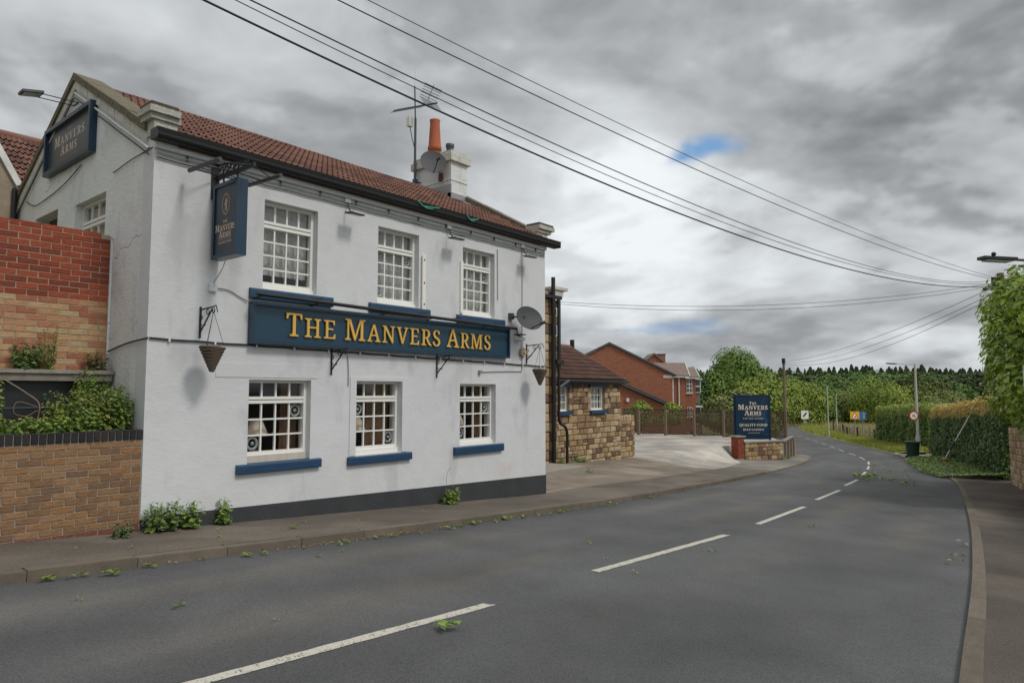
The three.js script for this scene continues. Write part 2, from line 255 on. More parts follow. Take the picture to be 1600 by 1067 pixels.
kerbLine(CL, -8, 41, 1, (x) => lerp(.1, .035, smooth(20, 24, x)), .9);
kerbLine(CRr, -6, 28.5, -1, () => .045, .92);
const browns = (x, z, a, b) => { const n = fbm(x * .5, z * .9, 12, 5), m = fbm(x * 2.1, z * 2.4, 3, 4); const pt = smooth(.585, .60, fbm(x * .55 + 31, z * .8, 41, 2)); const k = (1 + .8 * (n - .5) + .6 * (m - .5)) * (1 + .28 * pt); return [a[0] * k, a[1] * k, a[2] * k]; };
{ // pavement in front of the pub, then past the yard mouth to the corner
  const rows = []; for (let i = 0; i <= 520; i++) { const x = lerp(-40, 41.6, i / 520); const ke = interp(x, CL.map(p => p.x), CL.map(p => p.z)) - .125; const back = interp(x, [-40, 8.1, 9, 14, 21, 28, 30.2, 31, 34, 39, 41.6], [-.06, -.06, -.3, -.9, -1.9, -3.6, -4.6, -5.5, -4.3, -5.1, -7.6]); const r = []; for (let j = 0; j <= 14; j++) r.push([x, lerp(ke, back, j / 14)]); rows.push(r); }
  struct('pavement', sheet(rows, (x, z) => g0(x) - lerp(0, .065, smooth(20, 24, x)), (x, z) => browns(x, z, x > 24 ? [.235, .21, .175] : [.15, .125, .10]), .5), M.pave);
}
{ // yard of worn brown tarmac by the stone annexe and pale concrete beyond
  const f = (x0, x1, n, col, name) => { const rows = []; for (let i = 0; i <= n; i++) { const x = lerp(x0, x1, i / n), zf = interp(x, [8.1, 9, 14, 21, 28, 30.2, 31, 34, 39, 44.5], [-.06, -.3, -.9, -1.9, -3.6, -4.6, -5.5, -4.3, -5.1, -7.4]), r = []; for (let j = 0; j <= 60; j++) { const t = j / 60; r.push([x, lerp(zf, -18, t * t * .7 + t * .3)]); } rows.push(r); }
    struct(name, sheet(rows, (x, z) => { const zf = interp(x, [8.1, 9, 14, 21, 28, 30.2, 31, 34, 39, 44.5], [-.06, -.3, -.9, -1.9, -3.6, -4.6, -5.5, -4.3, -5.1, -7.4]), w = interp(x, [8, 22, 29, 31], [4, 4, 2, .25]); const b = g0(x) - lerp(0, .065, smooth(20, 24, x)); return lerp(b, Math.max(b, yardL(x)), smooth(0, w, zf - z)); }, col, .5), M.pave); };
  f(8.03, 21.2, 130, (x, z) => browns(x, z, [.25, .205, .16]), 'yard_tarmac');
  f(21.2, 44.6, 200, (x, z) => browns(x, z, [.42, .38, .335]), 'car_park');
}
{ // pavement on the near right
  const rows = []; for (let i = 0; i <= 420; i++) { const x = lerp(-30, 31, i / 420); const ke = interp(x, CRr.map(p => p.x), CRr.map(p => p.z)) + .125, back = interp(x, [-30, -5, 2, 10, 18, 26.7, 31], [12.2, 11.9, 11.0, 9.9, 8.7, 7.6, 7.0]); const r = []; for (let j = 0; j <= 18; j++) r.push([x, lerp(ke, back, j / 18)]); rows.push(r); }
  struct('pavement', sheet(rows, (x) => roadY(x) + .042, (x, z) => browns(x, z, [.115, .094, .076]), .5), M.pave);
  const d = []; for (let i = 0; i <= 12; i++) { const x = lerp(43.5, 54, i / 12), ke = interp(x, CRr.map(p => p.x), CRr.map(p => p.z)); d.push([[x, ke - .1], [x, ke + 1.2], [x + .8, ke + 3.2]]); }
  struct('driveway', sheet(d, (x) => roadY(x) + .03, (x, z) => browns(x, z, [.30, .27, .23]), .5), M.pave);
}
{ // verge on the outside of the bend and the bank beyond
  const rows = []; for (let i = 0; i <= 150; i++) { const x = lerp(51, 158, i / 150), e = interp(x, CRr.map(p => p.x), CRr.map(p => p.z)); const w = interp(x, [51, 60, 90, 130, 158], [2.2, 3.2, 4.2, 5, 16]); const r = []; for (let j = 0; j <= 8; j++) r.push([x + (j / 8) * .25 * w, e + (j / 8) * w * .97]); rows.push(r); }
  const hgt = (x, z) => { const e = interp(x, CRr.map(p => p.x), CRr.map(p => p.z)); const t = clamp((z - e) / 1.5); return roadY(x) - .02 + .22 * Math.sqrt(t) + .10 * fbm(x * 1.5, z * 1.5, 3, 3) * t; };
  struct('verge', sheet(rows, hgt, (x, z) => { const n = fbm(x * .8, z * .8, 5, 4), k = .8 + .5 * n; return [.33 * k, .36 * k, .07 * k]; }, 1), M.grass);
}

// ---------------------------------------------------------------- the pub
const pub = thing('pub', 'white rendered two-storey pub with red tiled roof and blue sills', 'pub');
const WIN_U = [[1.49, 2.36, 3.06, 4.31], [3.50, 4.39, 3.06, 4.31], [5.48, 6.37, 3.04, 4.29]];
const WIN_L = [[1.33, 2.30, .67, 1.80], [3.11, 4.04, .65, 1.80], [5.42, 6.41, .66, 1.775]];
const rect = ([a, b, c, d]) => [[a, c], [b, c], [b, d], [a, d]];
{
  const g = poly([[0, -.4], [8, -.9], [8, 4.78], [0, 4.78]], .3, [...WIN_U, ...WIN_L].map(rect)); g.translate(0, 0, -.3); part('front_wall', uvBox(g), M.front, pub);
  // gable wall on the near end: shape drawn in (-z, y), turned to stand on x = 0
  const RG = (z) => 4.86 + (2.78 - Math.abs(z - 2.78)) * .545;
  const pts = [[.3, -.3], [5.56, -.3], [5.56, RG(5.56)], [2.78, RG(2.78)], [.3, RG(.3)]];
  const gw = poly(pts, .3, [rect([1.47, 2.62, 3.45, 4.36]), rect([3.36, 4.42, 3.3, 4.44])]); gw.rotateY(Math.PI / 2); // x=-z -> z
  part('gable_wall', uvBox(gw), M.gable, pub);
  const ge = poly([[.3, -.9], [5.56, -.9], [5.56, RG(5.56)], [2.78, RG(2.78)], [.3, RG(.3)]], .3); ge.rotateY(Math.PI / 2); ge.translate(7.7, 0, 0); part('end_wall', uvBox(ge), M.gable, pub);
  part('rear_wall', bx(.3, 7.7, -.9, 4.86, -5.56, -5.3), M.gable, pub);
  part('floor', bx(.3, 7.7, -.3, .0, -5.3, -.3), M.inside, pub); part('floor', bx(.3, 7.7, 2.15, 2.4, -5.3, -.3), M.inside, pub); part('ceiling', bx(.3, 7.7, 4.5, 4.6, -5.3, -.3), M.white, pub);
  part('partition', bx(.3, 7.7, 0, 2.15, -2.7, -2.6), M.inside, pub); part('partition', bx(.3, 7.7, 2.4, 4.5, -3.1, -3.0), M.white, pub);
  const pl = poly([[0, -.35], [8.0, -.85], [8.0, -.09], [.87, .13], [.35, .145], [.0, .13]], .014); part('plinth', uvBox(pl), M.plinth, pub);
  // flat painted surround of the middle ground-floor window
  for (const [a, b, c, d] of [[2.99, 3.108, .655, 1.86], [4.042, 4.15, .655, 1.86], [3.108, 4.042, 1.802, 1.86]]) part('window_surround', bx(a, b, c, d, .001, .013), M.front, pub);
  part('render_panel', bx(.86, 2.42, 1.83, 2.02, .001, .007), M.front, pub);
}
const unitBox = new THREE.BoxGeometry(1, 1, 1);
const bit = (name, mat, parent, x0, x1, y0, y1, z0, z1) => { const m = part(name, unitBox, mat, parent); m.position.set((x0 + x1) / 2, (y0 + y1) / 2, (z0 + z1) / 2); m.scale.set(x1 - x0, y1 - y0, z1 - z0); return m; };
const planeG = new THREE.PlaneGeometry(1, 1);
const bullG = (() => { const pts = [[.26, .0], [.30, .05], [.36, .06], [.40, .04], [.43, .0], [.36, -.02], [.26, 0]].map(p => new THREE.Vector2(p[0], p[1] * .9)); const g = new THREE.LatheGeometry(pts, 20); g.rotateX(Math.PI / 2); return g; })();
const knobG = new THREE.SphereGeometry(.13, 12, 8);
function wavy(w, h, folds, amp, seed) { const g = new THREE.PlaneGeometry(w, h, folds * 8, 6), p = g.attributes.position, r = rng(seed), ph = r() * 9; for (let i = 0; i < p.count; i++) { const u = p.getX(i) / w, v = p.getY(i) / h; p.setZ(i, amp * Math.sin(u * folds * 6.283 + ph + .7 * Math.sin(v * 3 + u * 5)) * (1 - .35 * (v + .5))); } g.computeVertexNormals(); return g; }
function sashWindow(parent, [x0, x1, y0, y1], rows, opts = {}) {
  const w = new THREE.Group(); w.name = 'window'; parent.add(w); const z0 = opts.z0 ?? -.185, z1 = opts.z1 ?? -.105, zg = (z0 + z1) / 2 - .004, F = .05, cols = opts.cols || 4;
  const sub = opts.sub ?? .06; // timber sub-sill
  if (sub) bit('sub_sill', opts.flake ? M.flake : M.frame, w, x0 + .002, x1 - .002, y0 + .002, y0 + sub, z0, z1 + .03);
  const a = y0 + sub, topH = opts.topH ?? .235;
  bit('frame', M.frame, w, x0 + .002, x0 + F, a, y1 - .002, z0, z1); bit('frame', M.frame, w, x1 - F, x1 - .002, a, y1 - .002, z0, z1);
  bit('frame', M.frame, w, x0 + F, x1 - F, y1 - F * .8, y1 - .002, z0, z1 - .002); bit('frame', M.frame, w, x0 + F, x1 - F, a, a + F, z0, z1 - .002);
  const tr1 = y1 - F * .8 - topH, tr0 = tr1 - .095;
  if (topH) { bit('transom', M.frame, w, x0 + F, x1 - F, tr0, tr1 - .05, z0, z1 - .002); bit('transom', M.frame, w, x0 + F, x1 - F, tr1 - .04, tr1, z0, z1 + .008); }
  const cells = []; const yb = a + F, yt = topH ? tr0 : y1 - F * .8, cw = (x1 - x0 - 2 * F) / cols, ch = (yt - yb) / rows;
  for (let c = 1; c < cols; c++) { const x = x0 + F + c * cw; bit('glazing_bar', M.frame, w, x - .011, x + .011, yb, yt, zg - .012, zg + .02); if (topH) bit('glazing_bar', M.frame, w, x - .011, x + .011, tr1, y1 - F * .8, zg - .012, zg + .02); }
  for (let r = 1; r < rows; r++) bit('glazing_bar', M.frame, w, x0 + F, x1 - F, yb + r * ch - .011, yb + r * ch + .011, zg - .010, zg + .017);
  for (let c = 0; c < cols; c++) { for (let r = 0; r < rows; r++) cells.push([c, rows - 1 - r, x0 + F + c * cw, yb + r * ch, cw, ch]); if (topH) cells.push([c, -1, x0 + F + c * cw, tr1, cw, y1 - F * .8 - tr1]); }
  const rr = rng(Math.round(x0 * 77 + y0 * 13));
  for (const [c, r, x, y, pw, ph] of cells) {
    const p = part('pane', planeG, M.glass, w); p.position.set(x + pw / 2, y + ph / 2, zg); p.scale.set(pw, ph, 1); p.rotation.set((rr() - .5) * .02, (rr() - .5) * .02, 0);
    if ((opts.bulls || []).some(b => b[0] === c && b[1] === r)) { const b = part('bullseye', bullG, M.bull, w); b.position.set(x + pw / 2, y + ph / 2, zg - .012); const s = Math.min(pw, ph) * .98; b.scale.set(s, s * 1.05, s); const k = part('bullseye', knobG, M.bull, w); k.position.copy(b.position); k.scale.setScalar(s); }
  }
  if (opts.net) { const h = (y1 - y0) * opts.net, c = part('net_curtain', wavy(x1 - x0 + .05, h, 9, .016, Math.round(x0 * 10)), M.net, w); c.position.set((x0 + x1) / 2, y1 - h / 2 + .02, z0 - .06); }
  if (opts.curtain) { for (const [u0, u1] of opts.curtain) { const c = part('curtain', wavy((x1 - x0) * (u1 - u0), y1 - y0 + .1, 3, .03, Math.round(x0 * 31)), M.curtain, w); c.position.set(lerp(x0, x1, (u0 + u1) / 2), (y0 + y1) / 2, z0 - .16); } }
  return w;
}
sashWindow(pub, WIN_U[0], 4, { net: .83 });
sashWindow(pub, WIN_U[1], 4, { net: 1, bulls: [[3, 0], [0, 3]] });
sashWindow(pub, WIN_U[2], 4, { net: 1, bulls: [[3, 0], [1, 0], [0, 3]] });
sashWindow(pub, WIN_L[0], 3, { flake: 1, sub: .10, topH: .19, bulls: [[3, 0], [0, 2]], curtain: [[.72, 1.02]] });
sashWindow(pub, WIN_L[1], 3, { sub: .08, topH: .19, bulls: [[0, 0], [3, 2]], curtain: [[.5, 1.02]] });
sashWindow(pub, WIN_L[2], 3, { sub: .06, topH: .19, bulls: [[3, 0], [0, 2]], curtain: [[.72, 1.02]] });
{ // gable windows: built flat, then turned onto x = 0
  const gwRoot = new THREE.Group(); gwRoot.name = 'window'; pub.add(gwRoot);
  const tmp = new THREE.Group(); const w = sashWindow(tmp, [-2.62, -1.47, 3.45, 4.36], 2, { z0: -.16, z1: -.10, sub: .05, net: 1, topH: .22, cols: 4 });
  while (w.children.length) { const c = w.children[0]; gwRoot.add(c); } gwRoot.rotation.y = -Math.PI / 2; gwRoot.scale.x = -1; gwRoot.rotation.y = Math.PI / 2; gwRoot.scale.set(-1, 1, -1);
  bit('dark_panel', M.inside, pub, .2, .24, 3.3, 4.44, -4.42, -3.36);  // plain dark panel set back inside the second gable opening
}
// blue sills
const sillG = (() => { const s = new THREE.Shape(); s.moveTo(-.12, -.5); s.lineTo(.045, -.5); s.quadraticCurveTo(.062, -.5, .062, -.38); s.lineTo(.062, .25); s.quadraticCurveTo(.062, .40, .045, .42); s.lineTo(-.12, .5); const g = new THREE.ExtrudeGeometry(s, { depth: 1, bevelEnabled: false, steps: 1 }); g.rotateY(Math.PI / 2); g.translate(-.5, 0, 0); g.scale(1, 1, -1); const i = g; const p = i.attributes.position; return uvBox((() => { const q = i.toNonIndexed ? (i.index ? i.toNonIndexed() : i) : i; const a = q.attributes.position.array; for (let k = 0; k < a.length; k += 9) { for (let m = 0; m < 3; m++) { const t = a[k + 3 + m]; a[k + 3 + m] = a[k + 6 + m]; a[k + 6 + m] = t; } } q.computeVertexNormals(); return q; })()); })();
for (const [x0, x1, y0, y1] of [[1.29, 2.62, 2.90, 3.055], [3.32, 4.62, 2.90, 3.055], [5.31, 6.62, 2.885, 3.035], [1.17, 2.465, .545, .68], [2.955, 4.23, .52, .65], [5.255, 6.59, .505, .655]]) { const m = part('sill', sillG, M.blue, pub); m.position.set((x0 + x1) / 2, (y0 + y1) / 2, 0); m.scale.set(x1 - x0, y1 - y0, 1); }
// roof: decks, tiles, ridge, copings, kneelers, gutter
const RZ = -2.78, RY = 6.27, EY = 4.80, EZ = .10, SL = Math.atan2(RY - EY, EZ - RZ), SLEN = Math.hypot(RY - EY, EZ - RZ);
{
  const deck = (s) => { const g = poly([[0, RY - .03], [s * 2.86, EY - .05], [s * 2.86, EY - .12], [0, RY - .12]], 7.5); g.rotateY(Math.PI / 2); return g; };
  for (const s of [-1, 1]) { const g = deck(s); g.translate(.26, 0, RZ); part('roof_deck', uvBox(g), M.tileD[0], pub); }
  // one interlocking double-roll tile, lower edge towards +z, unit in metres
  const tileGeo = (() => {
    const n = 24, L = .40, P = [], W = .30; const prof = (u) => { const k = (u * 3) % 1; return k < .5 ? .036 * Math.sin(Math.PI * k / .5) : .002; };
    const top = (u, z) => [u * W, prof(u) + (z / L) * .046 + .004, z], bot = (u) => [u * W, prof(u) + .046 + .004 - .013, L];
    const q = (a, b, c, d) => P.push(...a, ...b, ...c, ...a, ...c, ...d);
    for (let i = 0; i < n; i++) { const u = i / n, v = (i + 1) / n; q(top(u, L), top(v, L), top(v, 0), top(u, 0)); q(bot(u), bot(v), top(v, L), top(u, L)); }
    const g = new THREE.BufferGeometry(); g.setAttribute('position', new THREE.Float32BufferAttribute(P, 3)); g.computeVertexNormals(); const uv = []; for (let i = 0; i < P.length; i += 3) uv.push(P[i] * 2, P[i + 2] * 2); g.setAttribute('uv', new THREE.Float32BufferAttribute(uv, 2)); return g;
  })();
  const r = rng(12), rows = 10, cols = 25, gauge = (SLEN - .04) / rows; M.tileGeo = tileGeo;
  const rot = new THREE.Matrix4().makeRotationX(SL);
  for (let j = 0; j < rows; j++) for (let i = 0; i < cols; i++) {
    const s = SLEN - (j + 1) * gauge - .06; // start of tile measured from ridge
    const X = .28 + i * (7.48 / cols); if (X > 7.2 && s < .95 && s > -1) { if (X > 7.24 && s < .75) continue; }
    const m = part('roof_tile', tileGeo, M.tile[Math.floor(Math.pow(r(), 1.3) * 4)], pub); m.scale.set(7.48 / cols / .30, 1, 1.0);
    m.rotation.x = SL; m.position.set(X, RY - Math.sin(SL) * s + .012 + (r() - .5) * .006, RZ + Math.cos(SL) * s); m.rotation.z = (r() - .5) * .012;
  }
  const ridge = (() => { const g = new THREE.CylinderGeometry(.125, .125, 1, 10, 1, true, 0, Math.PI); g.rotateZ(Math.PI / 2); g.rotateX(-Math.PI / 2 + Math.PI / 2); return g; })();
  for (let i = 0; i < 15; i++) { const m = part('ridge_tile', ridge, M.tile[Math.floor(r() * 4)], pub); m.scale.set(.455, .8, 1); m.position.set(.3 + .23 + i * .462, RY - .035 + (r() - .5) * .01, RZ); m.rotation.x = -Math.PI / 2; m.rotation.set(0, 0, 0); m.rotation.x = -Math.PI / 2; m.rotation.x = -Math.PI; m.rotation.x = 0; }
  // gable copings, a run of weathered stones on each slope
  const coping = (X0, X1, s, n, mat, up = 0) => { for (let i = 0; i < n; i++) { const t0 = i / n, t1 = (i + 1) / n - .006; const A = lerp(0, 2.62, t0), B = lerp(0, 2.62, t1); const y = (d) => RY + .13 + up - d * .545; const g = poly([[s * A, y(A)], [s * B, y(B)], [s * B, y(B) - .11], [s * A, y(A) - .11]], X1 - X0); g.rotateY(Math.PI / 2); g.translate(X0, (r() - .5) * .012, RZ); part('coping_stone', uvBox(g), mat, pub); const g2 = poly([[s * A, y(A) - .11], [s * B, y(B) - .11], [s * B, y(B) - .24], [s * A, y(A) - .24]], (X1 - X0) - .06); g2.rotateY(Math.PI / 2); g2.translate(X0 + .03, 0, RZ); part('coping_bed', uvBox(g2), M.stoneW, pub); } };
  // note: shape x runs to -z after the turn, so front slope is s = -1
  coping(-.06, .33, -1, 5, M.moss); coping(-.06, .33, 1, 5, M.moss); coping(7.74, 8.07, -1, 5, M.moss, .10); coping(7.74, 8.07, 1, 5, M.moss, .10);
  for (const [a, b] of [[-.10, .27], [7.70, 8.24]]) {
    const left = a < 1; const k = new THREE.Group(); k.name = 'kneeler'; pub.add(k);
    bit('kneeler_body', M.stoneW, k, left ? -.02 : 7.72, left ? .26 : 8.06, 4.79, 4.98, -.26, .02);
    bit('kneeler_corbel', M.stoneW, k, left ? -.07 : 7.70, left ? .29 : 8.16, 4.98, 5.05, -.27, .05);
    bit('kneeler_cap', M.stoneW, k, a, b, 5.05, 5.13, -.29, .09); bit('kneeler_top', M.moss, k, a + .02, b - .02, 5.13, 5.18, -.27, .07);
  }
  bit('wall_plate', M.white, pub, -.002 + .004, 7.99, 4.783, 4.87, -.3, -.004);
  // painted moulding below the gutter and the gutter itself
  bit('moulding', M.front, pub, .0, 8.0, 4.62, 4.70, .001, .05);
  const gs = new THREE.Shape(); gs.moveTo(.02, .0); gs.lineTo(.16, .0); gs.quadraticCurveTo(.20, .02, .20, .07); gs.lineTo(.215, .13); gs.lineTo(.195, .13); gs.lineTo(.18, .08); gs.quadraticCurveTo(.17, .025, .14, .02); gs.lineTo(.02, .02);
  const gg = new THREE.ExtrudeGeometry(gs, { depth: 8.36, bevelEnabled: false }); gg.rotateY(-Math.PI / 2); gg.scale(-1, 1, 1); { const a = gg.index ? gg.toNonIndexed() : gg; const p = a.attributes.position.array; for (let k = 0; k < p.length; k += 9) for (let m = 0; m < 3; m++) { const t = p[k + 3 + m]; p[k + 3 + m] = p[k + 6 + m]; p[k + 6 + m] = t; } a.computeVertexNormals(); a.translate(-.06, 4.70, .0); part('gutter', uvBox(a), M.black, pub); }
  for (const x of [-.062, 8.288]) bit('gutter_end', M.black, pub, x, x + .014, 4.70, 4.83, .02, .205);
  bit('fascia', M.black, pub, 0, 8.0, 4.702, 4.782, .001, .019);
  // verge cable and rope light on the gable
  for (const s of [-1, 1]) { const pts = []; for (let i = 0; i <= 8; i++) { const d = lerp(.02, 2.7, i / 8); pts.push([-.035, RY - .17 - d * .545 + .003 * Math.sin(i * 2.1), RZ - s * d]); } part('cable', tube(pts, .016, 30, 6), M.white, pub); const p2 = pts.map(p => [p[0] - .0, p[1] - .075, p[2]]); part('cable', tube(p2, .009, 30, 5), M.wire, pub); }
}
{ // chimney of painted render with cap, pots
  const ch = new THREE.Group(); ch.name = 'chimney'; pub.add(ch);
  part('stack', bx(7.3, 7.82, 5.6, 6.86, -3.33, -2.12), M.gable, ch);
  part('cap', bx(7.23, 7.89, 6.86, 7.02, -3.40, -2.05), M.stoneW, ch); part('cap_top', bx(7.27, 7.85, 7.02, 7.11, -3.36, -2.09), M.stoneW, ch);
  part('band', bx(7.285, 7.835, 6.42, 6.45, -3.345, -2.105), M.gable, ch); part('flashing', bx(7.27, 7.85, 5.75, 6.12, -2.2, -2.08), M.greyMetal, ch); part('flashing', bx(7.27, 7.30, 5.8, 6.32, -2.95, -2.1), M.greyMetal, ch);
  const lat = (pts, x, z, y, n = 20) => { const g = new THREE.LatheGeometry(pts.map(p => new THREE.Vector2(p[0], p[1])), n); g.translate(x, y, z); return g; };
  part('chimney_pot', lat([[.12, 0], [.13, .02], [.13, .22], [.115, .24], [.165, .25], [.165, .33], [.15, .34], [.115, .93], [.125, .95], [.125, .99], [.09, .99], [.09, .5]], 7.56, -2.93, 7.1), M.terra, ch);
  part('chimney_pot', lat([[.085, 0], [.085, .2], [.1, .21], [.1, .28], [.07, .28], [.07, .1]], 7.56, -2.42, 7.1, 14), M.darkMetal, ch);
}
{ // loose cables and clips across the front, conduit, junction boxes
  const run = (pts, r, m = M.cable, n = 'cable') => part(n, tube(pts, r, Math.max(16, pts.length * 6), 5), m, pub);
  const line = (y0, y1, sag, z, n = 26) => { const p = []; for (let i = 0; i <= n; i++) p.push([lerp(.02, 7.96, i / n), lerp(y0, y1, i / n) - (i % 2 ? sag : 0), z]); return p; };
  run(line(4.57, 4.55, .006, .03), .009, M.cable); run(line(4.51, 4.49, .008, .022), .008, M.wire);
  run(line(2.285, 2.16, .006, .02), .012, M.wire); for (let i = 0; i < 14; i++) { const x = .25 + i * .58; bit('clip', M.white, pub, x - .012, x + .012, lerp(2.285, 2.16, x / 8) - .03, lerp(2.285, 2.16, x / 8) + .012, .001, .036); }
  run([[.0, 2.285, .02], [-.03, 2.27, -.05], [-.03, 2.24, -.5], [-.03, 2.16, -1.1]], .011, M.wire);
  for (let i = 0; i < 12; i++) { const x = .4 + i * .66; bit('clip', M.darkMetal, pub, x - .01, x + .01, 4.55, 4.63, .001, .03); }
  run([[7.21, 4.6, .02], [7.21, 3.6, .016], [7.2, 2.6, .018], [7.2, 2.06, .016]], .008); run([[7.2, 2.04, .016], [6.4, 2.02, .016], [5.97, 2.0, .016]], .008); bit('junction_box', M.greyMetal, pub, 5.9, 5.97, 1.97, 2.03, .001, .05);
  run([[2.93, 2.2, .014], [2.95, 1.95, .014], [2.95, 1.72, .014]], .008); run([[6.44, 4.4, .016], [6.45, 3.4, .016]], .008);
  run([[.79, 3.3, .3], [.80, 3.2, .2], [.79, 3.05, .03], [.78, 2.98, .02]], .006, M.cable); bit('junction_box', M.white, pub, .73, .83, 2.93, 3.03, .001, .04); run([[.83, 2.98, .02], [1.0, 2.97, .015], [1.15, 2.9, .015], [1.27, 2.85, .02]], .006, M.wire);
  // plank fixed beside the middle upper window, bolt heads on it
  const pk = new THREE.Group(); pk.name = 'timber_plank'; pub.add(pk); bit('plank', M.frame, pk, 4.455, 4.53, 3.04, 3.98, .001, .03); bit('plank_edge', M.flake, pk, 4.44, 4.455, 3.02, 3.95, .001, .028); for (const y of [3.13, 3.5, 3.9]) bit('bolt', M.iron, pk, 4.485, 4.503, y - .012, y + .012, .03, .042);
  const pq = new THREE.Group(); pq.name = 'timber_plank'; pub.add(pq); bit('plank', M.frame, pq, 5.40, 5.465, 3.06, 4.02, .001, .03);
  run([[0, 4.64, -.04], [-.025, 4.6, -.6], [-.02, 4.55, -1.2]], .007, M.wire);
  run([[-.015, 4.82, -4.9], [-.03, 4.66, -4.4], [-.02, 4.7, -3.6], [-.03, 4.78, -2.9], [-.02, 4.92, -2.4]], .008, M.wire);
}
// ---------------------------------------------------------------- signs on the pub
function canvasTex(w, h, draw) { const c = document.createElement('canvas'); c.width = w; c.height = h; draw(c.getContext('2d'), w, h); const t = new THREE.CanvasTexture(c); t.colorSpace = THREE.SRGBColorSpace; t.anisotropy = 8; return t; }
function spaced(ctx, s, x, y, sp) { let w = 0; for (const c of s) w += ctx.measureText(c).width + sp; w -= sp; let p = x - w / 2; ctx.textAlign = 'left'; for (const c of s) { ctx.fillText(c, p, y); p += ctx.measureText(c).width + sp; } }
function smallCaps(ctx, s, x, y, size, sp = 2) { let items = [], w = 0; let first = true; for (const c of s) { const big = first && c !== ' '; const fs = big ? size : size * .8; ctx.font = 'bold ' + fs + 'px serif'; const cw = c === ' ' ? size * .3 : ctx.measureText(c).width; items.push([c, fs, w]); w += cw + sp; first = c === ' '; } ctx.textAlign = 'left'; for (const [c, fs, o] of items) { ctx.font = 'bold ' + fs + 'px serif'; ctx.fillText(c, x - w / 2 + o, y); } }
function crest(ctx, x, y, s, col) { ctx.save(); ctx.translate(x, y); ctx.scale(s, s); ctx.strokeStyle = col; ctx.fillStyle = col; ctx.lineWidth = .045; for (let i = 0; i < 22; i++) { const a = i / 22 * 6.283; ctx.beginPath(); ctx.ellipse(Math.cos(a) * .46, Math.sin(a) * .62, .085, .035, a + .9, 0, 6.3); ctx.fill(); } ctx.beginPath(); ctx.moveTo(-.10, .42); ctx.quadraticCurveTo(-.02, .2, -.08, .05); ctx.lineTo(-.26, .02); ctx.lineTo(-.08, -.06); ctx.quadraticCurveTo(-.12, -.3, .05, -.36); ctx.quadraticCurveTo(.18, -.34, .15, -.2); ctx.lineTo(.28, -.12); ctx.lineTo(.13, -.08); ctx.quadraticCurveTo(.2, .1, .12, .2); ctx.lineTo(.18, .42); ctx.lineTo(.06, .42); ctx.lineTo(.02, .25); ctx.lineTo(-.02, .42); ctx.closePath(); ctx.fill(); ctx.restore(); }
const CREAM = '#d9b79a';
const printMat = (t, r = .35) => new THREE.MeshStandardMaterial({ map: t, roughness: r });
const font = await new FontLoader().loadAsync('fonts/droid/droid_serif_regular.typeface.json');
{ // long fascia sign with raised gold letters
  const s = thing('fascia_sign', 'long navy fascia sign with raised gold lettering across the pub front', 'sign', [1.29, 2.28, 0]);
  const L = 5.42, Hh = .575; part('board', bx(.04, L - .04, .04, Hh - .04, .002, .075), M.navy, s);
  const fr = [[0, L, 0, .04], [0, L, Hh - .04, Hh], [0, .04, .041, Hh - .041], [L - .04, L, .041, Hh - .041]]; for (const [a, b, c, d] of fr) part('frame', bx(a, b, c, d, .002, .115), M.navyFrame, s);
  for (const [a, b, c, d] of [[.04, L - .04, .04, .055], [.04, L - .04, Hh - .055, Hh - .04]]) part('bead', bx(a, b, c, d, .075, .095), M.navyFrame, s);
  const txt = 'THE MANVERS ARMS', big = .325, sm = .272; let x = 0; const it = []; let first = true;
  for (const c of txt) { const size = first && c !== ' ' ? big : sm; const ha = (font.data.glyphs[c] || font.data.glyphs.a).ha * size / font.data.resolution * 1.0; it.push([c, size, x, ha]); x += c === ' ' ? ha * 1.25 : ha + .030; first = c === ' '; }
  const sc = 4.38 / x; for (const [c, size, o] of it) { if (c === ' ') continue; const sh = font.generateShapes(c, size); const g = new THREE.ExtrudeGeometry(sh, { depth: .018, bevelEnabled: true, bevelSize: .002, bevelThickness: .003, bevelSegments: 1, curveSegments: 5 }); g.scale(sc, 1, 1); g.translate(.51 + o * sc, .138, .088); part('letter', uvBox(g), M.gold, s); }
  // picture light running along the top
  const lt = thing('sign_light', 'long thin black strip light on arms above the fascia sign', 'light', [1.29, 2.28, 0]);
  part('tube', rod([-.02, .66, .24], [5.46, .575, .24], .028, .028, 12), M.black, lt); for (const X of [.05, .95, 2.25, 3.2, 4.6, 5.3]) part('arm', rod([X, .64 - X * .0155, .24], [X + .02, .62 - X * .0155, .0], .010), M.iron, lt);
  for (const X of [1.05, 3.1, 3.95, 5.0]) part('bracket', bar([X - .18, .70 - X * .0155, .10], [X, .72 - X * .0155, .2], .014, .018), M.iron, lt);
}
